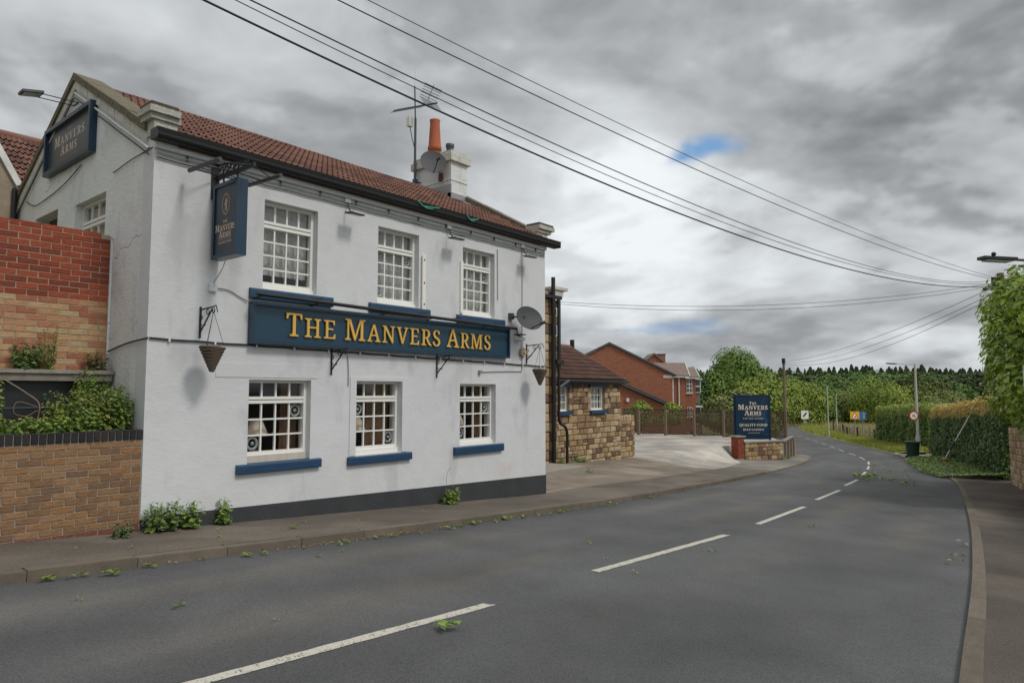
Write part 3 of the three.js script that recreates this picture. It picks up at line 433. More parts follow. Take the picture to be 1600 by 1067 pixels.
{ // framed sign high on the gable
  const s = thing('gable_sign', 'square-framed dark pub sign high on the gable wall', 'sign', [0, 5.0, -2.87]);
  const w = 1.92, h = .74; const t = canvasTex(1024, 400, (c, W, H) => { c.fillStyle = '#3a4450'; c.fillRect(0, 0, W, H); c.fillStyle = '#7d7f80'; c.font = 'bold 40px serif'; spaced(c, 'THE', W / 2, 70, 4); c.fillStyle = '#c9b7a6'; smallCaps(c, 'MANVERS', W / 2, 185, 142, 16); smallCaps(c, 'ARMS', W / 2, 296, 134, 16); c.fillStyle = '#6f7478'; c.fillRect(W * .3, 312, W * .4, 3); c.font = '34px sans-serif'; spaced(c, 'PUB AND DINING', W / 2, 355, 12); });
  const p = new THREE.PlaneGeometry(w - .12, h - .12); p.rotateY(-Math.PI / 2); p.translate(-.045, h / 2, 0); part('panel', p, printMat(t, .3), s); part('backing', bx(-.042, -.002, .04, h - .04, -w / 2 + .04, w / 2 - .04), M.navy, s);
  for (const [y0, y1, z0, z1] of [[0, .06, -w / 2, w / 2], [h - .06, h, -w / 2, w / 2], [.06, h - .06, -w / 2, -w / 2 + .06], [.06, h - .06, w / 2 - .06, w / 2]]) part('frame', bx(-.10, -.002, y0, y1, z0, z1), M.navyFrame, s);
  const f = thing('gable_floodlight', 'flat floodlight on twin arms above the gable sign', 'floodlight', [0, 5.93, -2.78]);
  for (const dz of [-.09, .09]) part('arm', rod([0, .0, dz], [-.5, -.06, dz + .1], .007), M.iron, f); part('arm', rod([0, 0, -.09], [0, 0, .09], .012), M.iron, f);
  const hd = new THREE.BoxGeometry(.26, .035, .22); hd.rotateZ(.22); hd.translate(-.60, -.06, .1); part('head', hd, M.darkMetal, f); const ln = new THREE.BoxGeometry(.22, .006, .17); ln.rotateZ(.22); ln.translate(-.595, -.086, .1); part('lens', ln, std(.5, .52, .52, .2), f);
}
{ // projecting sign
  const s = thing('hanging_sign', 'navy double-sided pub sign hanging from a scrolled iron wall bracket', 'sign', [.72, 0, 0]);
  const y0 = 3.33, y1 = 4.30, z0 = .06, z1 = .68, T = .14;
  const t = canvasTex(512, 800, (c, W, H) => { c.fillStyle = '#22303d'; c.fillRect(0, 0, W, H); c.globalAlpha = .25; c.strokeStyle = '#4a78a0'; c.lineWidth = 8; for (let i = 0; i < 5; i++) { c.beginPath(); c.arc(W * .95, H * (.1 + i * .2), 70 + i * 14, 1.8, 4.4); c.stroke(); } c.globalAlpha = 1; crest(c, W / 2, H * .27, 190, '#b98f6c'); c.fillStyle = CREAM; c.font = 'bold 44px serif'; spaced(c, 'THE', W / 2, H * .545, 6); smallCaps(c, 'MANVERS', W / 2, H * .66, 116, 0); smallCaps(c, 'ARMS', W / 2, H * .765, 112, 4); c.fillRect(W * .2, H * .79, W * .6, 3); c.font = 'bold 30px sans-serif'; spaced(c, 'PUB AND DINING', W / 2, H * .845, 5); });
  part('board', bx(.02, T - .02, y0 + .03, y1 - .03, z0 + .03, z1 - .03), M.navy, s);
  for (const [a, b, c, d] of [[y0, y0 + .05, z0, z1], [y1 - .05, y1, z0, z1], [y0 + .05, y1 - .05, z0, z0 + .05], [y0 + .05, y1 - .05, z1 - .05, z1]]) part('frame', bx(0, T, a, b, c, d), M.navyFrame, s);
  const pw = z1 - z0 - .10, ph = y1 - y0 - .10; for (const side of [-1, 1]) { const p = new THREE.PlaneGeometry(pw, ph); p.rotateY(side * Math.PI / 2); p.translate(side < 0 ? .017 : T - .017, (y0 + y1) / 2, (z0 + z1) / 2); part('panel', p, printMat(t, .3), s); }
  part('wall_plate', bx(.0, .10, 4.14, 4.62, .002, .03), M.iron, s);
  part('arm', bar([.07, 4.42, .03], [.07, 4.42, .95], .035, .05), M.iron, s); part('arm', bar([.07, 4.60, .03], [.07, 4.50, .80], .02, .02), M.iron, s);
  for (const z of [.2, .55]) part('hanger', rod([.07, 4.3, z], [.07, 4.4, z], .012), M.iron, s);
  const ring = (r, y, z) => { const g = new THREE.TorusGeometry(r, .011, 6, 18, 5.2); g.rotateY(Math.PI / 2); g.translate(.07, y, z); return g.toNonIndexed(); };
  for (const [r, y, z] of [[.05, 4.50, .14], [.045, 4.50, .27], [.05, 4.49, .40], [.04, 4.48, .52], [.045, 4.47, .64]]) part('scroll', ring(r, y, z), M.iron, s);
  for (const x of [-.37, .43]) { part('strip_lamp', rod([x + .02, 4.40, .14], [x + .02, 4.38, .92], .027, .027, 10), M.darkMetal, s); part('stay', rod([.07, 4.42, .5], [x + .02, 4.39, .5], .009), M.iron, s); part('stay', rod([.07, 4.46, .05], [x, 4.40, .25], .008), M.iron, s); part('stay', rod([.07, 4.42, .9], [x, 4.39, .7], .008), M.iron, s); }
}
// ---------------------------------------------------------------- fittings on the front wall
const FL = [[2.86, 'slim black floodlight on the wall between first and second upper windows'], [5.08, 'slim black floodlight on the wall between second and third upper windows'], [7.20, 'slim black floodlight under the gutter at the far end of the pub']];
FL.forEach(([x, label]) => {
  const f = thing('wall_floodlight', label, 'floodlight', [x, 4.53, 0], 0, 'floodlights along the pub eaves');
  const a = new THREE.BoxGeometry(.26, .022, .16); a.rotateX(.12); a.translate(.0, -.19, .22); part('head', uvBox(a), M.black, f); const b = new THREE.BoxGeometry(.21, .006, .12); b.rotateX(.12); b.translate(0, -.205, .22); part('lens', b, std(.30, .31, .31, .2), f);
  part('bracket', tube([[0, .03, .01], [.01, .0, .05], [-.02, -.08, .09], [.0, -.17, .16]], .009, 16, 6), M.iron, f); part('junction_box', bx(-.05, .05, .02, .08, .001, .05), M.white, f); part('arm', bar([-.08, -.185, .14], [-.08, -.185, .28], .012, .02), M.iron, f);
});
function basketBracket(x, y, label, mirror = 1) {
  const b = thing('basket_bracket', label, 'bracket', [x, y, 0], 0, 'scrolled iron brackets on the pub front');
  part('back_bar', bx(-.012, .012, -.36, .04, .001, .016), M.iron, b); part('arm', bar([0, 0, .01], [0, .015, .36], .014, .018), M.iron, b); part('brace', bar([0, -.29, .012], [0, -.01, .31], .013, .016), M.iron, b);
  const arc = (r, yy, z, l, st) => { const g = new THREE.TorusGeometry(r, .0065, 5, 16, l); g.rotateZ(st); g.rotateY(-Math.PI / 2); g.translate(0, yy, z); return g.toNonIndexed(); };
  part('scroll', arc(.032, -.04, .20, 5.6, 1), M.iron, b); part('scroll', arc(.028, -.035, .345, 5.2, 2), M.iron, b); part('scroll', arc(.024, -.10, .035, 5.2, 4), M.iron, b); part('scroll', arc(.024, -.25, .035, 5.2, 0), M.iron, b); part('scroll', arc(.12, -.09, .10, 1.5, 3.6), M.iron, b);
  part('hook', tube([[0, .01, .35], [0, .03, .40], [0, -.02, .43], [0, -.06, .45]], .007, 10, 5), M.iron, b); return b;
}
basketBracket(.635, 2.68, 'scrolled iron bracket left of the fascia sign, holding a cone basket'); basketBracket(2.64, 2.245, 'empty scrolled iron bracket under the fascia sign, nearer the left'); basketBracket(4.83, 2.235, 'empty scrolled iron bracket under the fascia sign, nearer the right'); basketBracket(7.36, 2.56, 'scrolled iron bracket beside the alarm bell at the far end');
M.wicker = std(.15, .115, .088, .95, { bumpMap: rep(grainB, 3), bumpScale: .01 });
function coneBasket(x, y, z, label) {
  const b = thing('hanging_basket', label, 'basket', [x, y, z], 0, 'cone baskets on the pub front'); b.scale.setScalar(.86);
  const rings = []; const n = 15; for (let i = 0; i < n; i++) { const t = i / (n - 1), r = lerp(.02, .165, t); const g = new THREE.TorusGeometry(r, .021, 5, 22); g.rotateX(Math.PI / 2); g.rotateZ((i % 2 ? 1 : -1) * .06); g.translate(0, -.34 + t * .33, 0); rings.push(g.toNonIndexed()); } part('wicker_cone', merge(rings), M.wicker, b);
  const li = new THREE.CylinderGeometry(.162, .014, .32, 16, 1, false); li.translate(0, -.17, 0); part('liner', li.toNonIndexed(), std(.05, .04, .032, 1), b); const rim = new THREE.TorusGeometry(.165, .014, 6, 24); rim.rotateX(Math.PI / 2); rim.translate(0, -.005, 0); part('rim', rim.toNonIndexed(), std(.42, .36, .28, .95), b);
  for (let i = 0; i < 3; i++) { const a = i * 2.094 + .5; part('chain', rod([Math.cos(a) * .16, 0, Math.sin(a) * .16], [0, .52, 0], .0035, .0035, 5), M.iron, b); } return b;
}
coneBasket(.635, 2.19, .345, 'brown wicker cone basket hanging left of the fascia sign'); coneBasket(7.36, 2.07, .345, 'brown wicker cone basket hanging near the far corner of the pub');
function dishGeo(r, depth, sx = 1) { const p = []; for (let i = 0; i <= 10; i++) { const t = i / 10; p.push(new THREE.Vector2(r * t, depth * t * t)); } p.push(new THREE.Vector2(r * 1.015, depth * 1.0), new THREE.Vector2(r, depth - .012)); const g = new THREE.LatheGeometry(p, 36); g.rotateX(Math.PI / 2); g.scale(sx, 1, 1); return g; }
{
  const d = thing('satellite_dish', 'dark grey oval satellite dish on the wall right of the fascia sign', 'satellite dish', [7.0, 3.06, 0]);
  const D = new THREE.Group(); D.name = 'dish'; const m = part('dish', dishGeo(.255, .05, 1.18), std(.045, .047, .05, .65, { side: THREE.DoubleSide }), d); m.position.set(.02, .0, .32); m.rotation.set(-.38, -.30, 0, 'YXZ');
  part('mount', bx(-.22, -.10, .0, .12, .001, .06), M.darkMetal, d); part('arm', rod([-.16, .06, .05], [.02, .0, .31], .018), M.darkMetal, d); part('feed_arm', rod([.0, -.2, .36], [-.05, -.11, .72], .011), M.black, d); part('feed_horn', rod([-.09, -.13, .70], [-.02, -.09, .76], .03), M.black, d); part('bracket', bx(-.1, .12, -.05, .05, .27, .30), M.darkMetal, d);
}
{
  const a = thing('alarm_bell', 'small round weathered alarm bell by the last bracket', 'alarm bell', [7.2, 2.42, 0]); const g = new THREE.CylinderGeometry(.085, .095, .06, 20); g.rotateX(Math.PI / 2); g.translate(0, 0, .04); part('bell', g, std(.44, .33, .22, .7, { map: rep(grainT, 2) }), a); const k = new THREE.SphereGeometry(.03, 10, 8); k.translate(0, 0, .075); part('boss', k, std(.5, .45, .36, .6), a);
  const l = thing('wall_lamp', 'small white wedge-shaped wall lamp under the satellite dish', 'lamp', [7.05, 2.7, 0]); const w = poly([[0, .06], [.16, .0], [.16, -.05], [0, -.06]], .16); w.rotateY(-Math.PI / 2); w.translate(.08, 0, 0); part('housing', uvBox(w), M.white, l); part('shade', bx(-.085, .085, .055, .075, .001, .17), M.darkMetal, l); part('stem', rod([-.0, .06, .03], [-.02, .16, .02], .012), M.darkMetal, l);
}
{ // dish on the chimney and the aerial mast
  const d = thing('satellite_dish', 'round mesh satellite dish fixed to the white chimney', 'satellite dish', [7.3, 6.72, -2.5]); const m = part('dish', dishGeo(.29, .05), std(.065, .066, .07, .7, { side: THREE.DoubleSide }), d); m.position.set(-.32, .06, .12); m.rotation.set(-.32, -.62, 0, 'YXZ'); part('arm', rod([0, -.05, 0], [-.3, .04, .09], .018), M.darkMetal, d); part('feed_arm', rod([-.36, -.2, .18], [-.55, -.02, .52], .010), M.black, d); part('feed_horn', rod([-.58, -.03, .5], [-.53, .02, .56], .028), M.black, d); part('mount', bx(-.05, -.001, -.28, -.1, .02, .12), std(.10, .06, .045, .8), d);
  const a = thing('aerial_mast', 'television aerial and whip antenna on a mast beside the chimney', 'aerial', [7.2, 6.1, -3.22]); part('mast', rod([0, -.1, 0], [.0, 2.0, 0], .028), M.darkMetal, a); part('mast', rod([.0, 1.9, .0], [-.06, 2.75, .03], .016), M.darkMetal, a); part('whip', rod([-.06, 2.75, .03], [-.03, 3.55, .06], .007, .004, 6), M.white, a); part('clamp', bx(-.04, .04, .42, .52, -.04, .05), M.blue, a); part('clamp', rod([0, .47, 0], [.12, .44, .1], .015), M.darkMetal, a); part('clamp', rod([0, .12, 0], [.12, .12, .1], .015), M.darkMetal, a);
  const b0 = V(-.05, 2.20, .78), b1 = V(-.02, 2.26, -.62); const boom = (t) => b0.clone().lerp(b1, 1 - t); part('boom', rod([-.05, 2.36, -.72], [-.05, 2.14, .78], .02), M.darkMetal, a);
  for (let i = 0; i < 13; i++) { const z = -.68 + i * .085; part('element', rod([-.05 - .13, 2.26 - .0125 * i, z], [-.05 + .13, 2.44 - .0125 * i, z], .008, .008, 4), M.darkMetal, a); }
  for (const s of [-1, 1]) for (let k = 0; k < 5; k++) part('reflector', rod([-.32, 2.31 + s * (.03 + k * .055), .5 + k * .04], [.22, 2.31 + s * (.03 + k * .055),   .5 + k * .04], .008, .008, 4), M.darkMetal, a); for (const s of [-1, 1]) part('reflector', rod([-.05, 2.31, .48], [-.05, 2.31 + s * .30, .68], .008), M.greyMetal, a);
  part('amplifier', bx(-.14, -.02, 1.80, 2.02, -.16, -.06), std(.72, .72, .66, .6), a); part('lead', tube([[-.08, 1.8, -.1], [-.04, 1.5, -.06], [.0, 1.2, .0], [.02, .6, .02]], .010, 16, 5), M.wire, a);
}
{ // scraps of green netting snagged on the gutter
  for (const [x, w, label] of [[4.15, .5, 'torn green netting snagged on the gutter above the middle window'], [5.35, .3, 'small green scrap snagged on the gutter near the third window']]) { const n = thing('netting_scrap', label, 'netting', [x, 4.80, .21]); part('strand', merge([tube([[0, .03, 0], [w * .25, -.04, .015], [w * .5, -.03, .01], [w, .0, .01]], .012, 16, 5), tube([[w * .1, .0, .01], [w * .35, -.06, .02], [w * .7, -.045, .01]], .010, 14, 5)]), std(.05, .30, .22, .9), n); }
}
// lamps standing inside the ground-floor windows
[[1.68, 'shaded table lamp inside the ground-floor window nearest the brick wall'], [3.40, 'shaded table lamp inside the middle ground-floor window'], [5.72, 'shaded table lamp inside the ground-floor window nearest the stone annexe']].forEach(([x, label]) => {
  const l = thing('table_lamp', label, 'lamp', [x, .72, -.42], 0, 'lamps in the pub windows'); const g = new THREE.CylinderGeometry(.085, .185, .24, 8, 1, true); g.translate(0, .42, 0); part('shade', g.toNonIndexed(), new THREE.MeshPhysicalMaterial({ color: C3(.66, .56, .44), roughness: 1, side: THREE.DoubleSide, transmission: .2, thickness: 0 }), l); part('base', new THREE.LatheGeometry([[.08, 0], [.085, .02], [.03, .05], [.05, .14], [.055, .2], [.02, .27], [.015, .36]].map(p => new THREE.Vector2(...p)), 14), std(.05, .04, .035, .3), l);
  const s = thing('window_shelf', label.replace('shaded table lamp inside', 'wooden shelf carrying a lamp inside'), 'shelf', [x, .70, -.42], 0, 'shelves in the pub windows'); part('board', bx(-.5, .85, -.03, 0, -.2, .12), M.inside, s); part('bracket', bx(-.3, -.27, -.2, -.03, -.05, .12), M.inside, s); part('bracket', bx(.5, .53, -.2, -.03, -.05, .12), M.inside, s);
});

// ---------------------------------------------------------------- brick walls on the left
function coursed(root, x0, x1, y0, n, z, matf, skip) { // brick courses running along x, face at z
  const r = rng(Math.round(y0 * 100) + 5); const ch = .0755;
  for (let j = 0; j < n; j++) { let x = x1 - Math.ceil((x1 - x0) / .225) * .225 - (j % 2 ? .1125 : 0) - (r() - .5) * .018, half = 0; while (x < x1 - .02) { let w = .225; if (half) { w = .1125; half = 0; } else if (r() < .05) { w = .1125; half = 1; } const a = Math.max(x, x0), b = Math.min(x + w, x1); if (b - a > .045 && !(skip && skip((a + b) / 2, j))) piece('brick', B_BRICK[Math.floor(r() * 4)], matf(j, r, (a + b) / 2), root, (a + b) / 2, y0 + (j + .5) * ch + (r() - .5) * .003, z - .05 + (r() - .5) * .004, b - a - .010, ch - .0105, .1); x += w; } }
}
{
  const w = thing('garden_wall', 'low brown brick wall with black coping beside the pub corner', 'wall', [0, 0, 0]);
  const base = (x) => -.06 * x - .02;
  coursed(w, -3.0, -.012, .015, 14, .012, (j, r) => j === 0 ? M.brownRed[Math.floor(r() * 2)] : M.brown[Math.floor(r() * 5)]);
  part('mortar', bx(-3.0, -.006, -.15, 1.06, -.10, .004), M.mortar, w);
  // extra half course where the pavement falls away is covered by a footing
  part('footing', bx(-3.0, -.014, -.2, .012, -.1, .016), M.brownRed[0], w);
  const r = rng(4); for (let i = 0; i < 40; i++) piece('coping_brick', B_BRICK[i % 4], M.coping[Math.floor(r() * 3)], w, -.05 - i * .0755, 1.135 + (r() - .5) * .006, -.045, .0655, .115, .145 + r() * .008); part('coping_bed', bx(-3.0, -.012, 1.06, 1.185, -.10, .012), M.mortar, w);
  const u = thing('tall_brick_wall', 'tall wall of red over pinkish bricks behind the plant bed', 'wall', [0, 0, 0]);
  coursed(u, -2.4, -.03, 1.90, 24, -1.15, (j, r) => j < 12 ? M.pink[Math.floor(Math.pow(r(), .9) * 5)] : M.red[Math.floor(r() * 4)], (x, j) => j === 23 && x > -.12);
  part('mortar', bx(-2.4, -.034, 1.2, 3.69, -1.25, -1.156), M.mortarY, u); part('render_edge', bx(-.033, -.004, 1.2, 3.66, -1.24, -1.14), M.gable, u);
  const sl = thing('bed_ledge', 'thin concrete ledge along the foot of the red brick wall', 'ledge', [0, 1.86, -1.05]); part('slab', bx(-2.4, -.02, .0, .045, -.14, .16), M.concrete, sl); part('board', bx(-2.4, -.03, -.09, 0, -.12, .13), M.woodGrey, sl);
  const bk = thing('black_board', 'sheet of black plastic lining the back of the plant bed', 'board', [0, 1.1, -1.0]); part('sheet', bx(-2.4, -.02, .0, .66, -.05, -.03), std(.016, .017, .020, .45), bk); part('rail', bx(-2.4, -.02, .34, .36, -.03, -.02), std(.05, .08, .08, .6), bk);
  struct('bed_soil', bx(-3.0, -.02, .4, 1.12, -1.0, -.13), std(.06, .045, .03, 1));
}
// ---------------------------------------------------------------- buildings behind the pub on the left
{
  const h = thing('rear_house', 'house with dark red pantiled roof behind the pub gable', 'house', [0, 0, -9]); part('wall', bx(-6, 2.4, 0, 4.9, -5, 2.9), M.gable, h);
  const d = poly([[0, 7.12], [3.3, 5.0], [3.3, 4.85], [0, 6.95]], 9); d.rotateY(-Math.PI / 2); d.translate(2.8, 0, 0); part('roof_deck', uvBox(d), M.tileD[0], h); const d2 = poly([[0, 7.12], [-2.5, 5.75], [-2.5, 5.6], [0, 6.95]], 9); d2.rotateY(-Math.PI / 2); d2.translate(2.8, 0, 0); part('roof_deck', uvBox(d2), M.tileD[0], h);
  const r = rng(3), sl = Math.atan2(2.12, 3.3); for (let j = 0; j < 11; j++) for (let i = 0; i < 12; i++) { const s = 3.92 - (j + 1) * .35, m = part('roof_tile', M.tileGeo, M.tile[1 + Math.floor(r() * 3)], h); m.rotation.x = sl; m.position.set(-.9 + i * .30, 7.14 - Math.sin(sl) * s, Math.cos(sl) * s); m.scale.set(1, 1.1, 1); }
  part('ridge', rod([-6, 7.14, 0], [2.8, 7.14, 0], .11, .11, 10), M.tile[1], h);
  const o = thing('rear_outhouse', 'small brown rendered outhouse gable with a white bargeboard behind the red wall', 'outhouse', [0, 0, -5.3]); const g = poly([[-2.6, 0], [-.06, 0], [-.06, 5.12], [-1.33, 7.4], [-2.6, 5.12]], .5); g.translate(0, 0, -.5); part('wall', uvBox(g), std(.36, .29, .215, .95, { map: rep(grainT, 1) }), o); for (const s of [-1, 1]) part('bargeboard', bar([-1.33, 7.5, .03], [-1.33 + s * 1.30, 5.17, .03], .05, .10), M.white, o); part('roof_slope', bar([-1.33, 7.56, -.25], [-.02, 5.22, -.25], .6, .05), M.tileD[1], o); part('roof_slope', bar([-1.33, 7.56, -.25], [-2.64, 5.22, -.25], .6, .05), M.tileD[1], o); part('downpipe', rod([-.10, 5.1, .05], [-.10, 3.0, .05], .035), M.black, o);
}
// ---------------------------------------------------------------- stone annexe and the range behind
function stones(root, x0, x1, yb, yt, z, seed, opt = {}) {
  const r = rng(seed); let y = yb; const D = opt.d || .16; let cnt = 0;
  while (y < yt - .03) { let h = lerp(opt.h0 || .13, opt.h1 || .25, r()); if (yt - y - h < .09) h = yt - y; let x = x0; while (x < x1 - .02) { let w = h * lerp(.9, 2.3, r()); if (x1 - x - w < .12) w = x1 - x; const cx = x + w / 2, cy = y + h / 2; if (!(opt.hole && opt.hole(x, x + w, y, y + h))) { const k = r(); const mi = k < .09 ? 5 : k < .2 ? 3 : Math.floor(r() * 8); if (r() < .16 && h > .19 && w > .25) { piece('stone', B_STONE[Math.floor(r() * 6)], M.stone[mi], root, cx, y + h * .27, z + (r() - .5) * .02, w - .018, h * .5 - .014, D); piece('stone', B_STONE[Math.floor(r() * 6)], M.stone[Math.floor(r() * 8)], root, cx, y + h * .77, z + (r() - .5) * .02, w - .018, h * .46 - .012, D); } else piece('stone', B_STONE[Math.floor(r() * 6)], M.stone[mi], root, cx, cy, z + (r() - .5) * .024, w - .018, h - .016, D); cnt++; } x += w; } y += h; }
}
{
  const a = thing('stone_annexe', 'low sandstone annexe with dark tiled roof and two small white windows', 'annexe', [0, 0, -5.4]);
  const W1 = [16.12, 16.72, .92, 1.78], W2 = [18.12, 19.12, .92, 1.78], hits = (w, a0, a1, b0, b1, m = .02) => a1 > w[0] - m && a0 < w[1] + m && b1 > w[2] - .12 && b0 < w[3] + .17;
  // wall core with openings
  const g = poly([[14.2, -1.5], [20.25, -1.6], [20.25, 2.05], [14.2, 2.05]], .3, [rect(W1), rect(W2)]); g.translate(0, 0, -.40); part('mortar_wall', uvBox(g), M.mortar, a);
  stones(a, 14.9, 20.3, -1.15, 2.0, -.10, 41, { h0: .15, h1: .27, hole: (x0, x1, y0, y1) => hits(W1, x0, x1, y0, y1) || hits(W2, x0, x1, y0, y1) });
  // stones closing the gaps left around the openings
  for (const W of [W1, W2]) { for (const s of [-1, 1]) for (let k = 0; k < 4; k++) piece('jamb_stone', B_STONE[(k * 2 + s + 6) % 6], M.stone[(k + s + 9) % 8], a, s < 0 ? W[0] - .10 : W[1] + .10, W[2] + .12 + k * .215, -.10, .19, .205, .16); }
  part('rear_wall', bx(14.2, 19.95, -1.6, 2.05, -4.6, -4.3), M.mortar, a);
  for (const W of [W1, W2]) { part('lintel', bx(W[0] - .08, W[1] + .08, W[3] + .002, W[3] + .19, -.12, .02), M.blue, a); part('sill', bx(W[0] - .08, W[1] + .10, W[2] - .13, W[2] - .002, -.12, .06), M.blue, a); sashWindow(a, W, 3, { cols: W === W1 ? 3 : 4, topH: 0, sub: .02, z0: -.26, z1: -.16, net: 1 }); }
  // hipped roof
  const RXe = 20.5, ry = 3.50, rz = -2.6, ey = 2.06; const hip = (P) => { const b = new THREE.BufferGeometry(); b.setAttribute('position', new THREE.Float32BufferAttribute(P, 3)); b.computeVertexNormals(); return uvBox(b); };
  const e0 = [14.0, ey, .12], e1 = [20.5, ey, .12], e2 = [20.5, ey, -4.9], e3 = [14.0, ey, -4.9], r0 = [14.0, ry, rz], r1 = [RXe, ry, rz];
  const tri = (...p) => p.flat(); part('roof_deck', hip([...tri(e0, e1, r1), ...tri(e0, r1, r0), ...tri(e2, e3, r1), ...tri(e3, r0, r1)]), M.tileD[1], a);
  const r = rng(77), sl = Math.atan2(ry - ey, .12 - rz), len = Math.hypot(ry - ey, .12 - rz), ga = len / 9; for (let j = 0; j < 9; j++) for (let i = 0; i < 22; i++) { const s = len - (j + 1) * ga, x = 14.1 + i * .30; if (x + .22 > 20.52) continue; const m = part('roof_tile', M.tileGeo, M.tileD[Math.floor(r() * 3)], a); m.rotation.x = sl; m.position.set(x, ry - Math.sin(sl) * (s - .03) + .008, rz + Math.cos(sl) * (s - .03)); }
  part('verge', bar([20.5, ey + .0, .13], [20.5, ry + .0, rz], .07, .10), M.tileD[2], a); { const ge = poly([[.42, -1.6], [4.29, -1.6], [4.29, ey + .2], [2.6, ry - .08], [.42, ey + .14]], .22); ge.rotateY(Math.PI / 2); ge.translate(20.06, 0, 0); part('end_gable', uvBox(ge), M.mortar, a); } part('ridge', rod([14, ry + .01, rz], [RXe, ry + .01, rz], .09, .09, 8), M.tileD[2], a);
  part('gutter', rod([15.6, ey - .06, .16], [20.6, ey - .06, .16], .055, .055, 8), M.black, a); part('fascia', bx(14.2, 20.5, ey - .16, ey - .02, .02, .07), M.black, a); part('patch', bx(15.95, 17.1, ey + .06, ey + .075, -.05, .12), M.terra, a);
  part('flue', rod([21.25, -1.2, -3.0], [21.25, 3.88, -3.0], .10, .10, 12), M.black, a);
  part('cable', tube([[15.9, 1.86, .04], [17.2, 1.83, .04], [18.5, 1.86, .04], [20.2, 1.82, .04]], .012, 24, 5), M.wire, a);
  // taller range behind: quoins, kneeler, pipes
  const t = thing('stone_range', 'tall narrow sandstone corner with black downpipes behind the pub', 'building', [0, 0, -5.1]);
  part('core', bx(9.0, 15.55, -1.4, 4.95, -4.5, -.10), M.mortar, t); let y = -.95, k = 0; const q = rng(8); while (y < 4.85) { const h = .26 + q() * .1; piece('quoin_stone', B_STONE[k % 6], M.stone[[3, 5, 1, 5, 0, 3][k % 6]], t, 15.36 - (k % 2) * .05, y + h / 2, -.06, .50 - (k % 2) * .1, h - .02, .16); piece('stone', B_STONE[(k + 2) % 6], M.stone[(k * 3) % 8], t, 14.8, y + h / 2, -.07, .55, h - .02, .14); y += h; k++; }
  stones(t, 11.6, 14.5, -.95, 4.9, -.07, 55, { h0: .22, h1: .34 });
  const rf = poly([[0, 4.95], [-4.5, 4.95], [-2.3, 6.2]], 6.4); rf.rotateY(-Math.PI / 2); rf.translate(15.4, 0, 0); part('roof', uvBox(rf), M.tileD[0], t); part('kneeler', bx(15.2, 15.75, 4.9, 5.1, -.4, .12), M.stoneW, t); part('kneeler_cap', bx(15.15, 15.95, 5.1, 5.2, -.42, .18), M.stoneW, t); part('gutter', bx(13.5, 15.62, 4.78, 4.88, .02, .16), M.black, t);
  part('downpipe', rod([15.15, 5.5, .12], [15.15, -.9, .12], .07, .07, 10), M.black, t); part('downpipe', rod([15.42, 4.8, .14], [15.42, 1.0, .14], .05, .05, 8), M.black, t); part('downpipe', tube([[15.42, 1.2, .14], [15.42, .75, .14], [15.5, .55, .14], [15.85, .4, .1], [15.95, .2, .1], [15.95, -.4, .1], [15.95, -.88, .1]], .05, 30, 8), M.black, t); part('downpipe', rod([15.55, 4.8, .10], [15.55, 2.4, .10], .035, .035, 8), M.black, t); part('hopper', bx(15.2, 15.6, 2.55, 2.7, .06, .24), M.black, t); part('branch_pipe', rod([15.45, 1.75, .14], [16.0, 2.0, .16], .05, .05, 8), M.darkMetal, t);
  const lw = thing('yard_wall', 'short rubble wall with upright coping stones at the annexe end', 'wall', [0, 0, -5.55]); part('core', bx(20.3, 21.62, -1.6, .36, -.3, -.12), M.mortar, lw); stones(lw, 20.3, 21.65, -1.2, .40, -.10, 63, { h0: .14, h1: .24 }); for (let i = 0; i < 6; i++) piece('coping_stone', B_STONE[i], M.stone[[7, 4, 0, 4, 7, 6][i]], lw, 20.42 + i * .225, .52, -.16, .19, .26, .26);
  const st = thing('stone_step', 'worn concrete step beside the pub end wall', 'step', [0, 0, 0]); part('tread', bx(8.4, 13.7, -.8, -.58, -4.6, -2.75), M.concrete, st); part('edge', bx(8.3, 13.75, -.95, -.80, -4.7, -2.68), M.stone[0], st); piece('loose_stone', B_STONE[1], M.stone[7], st, 12.6, -.45, -4.1, .5, .26, .4);
}
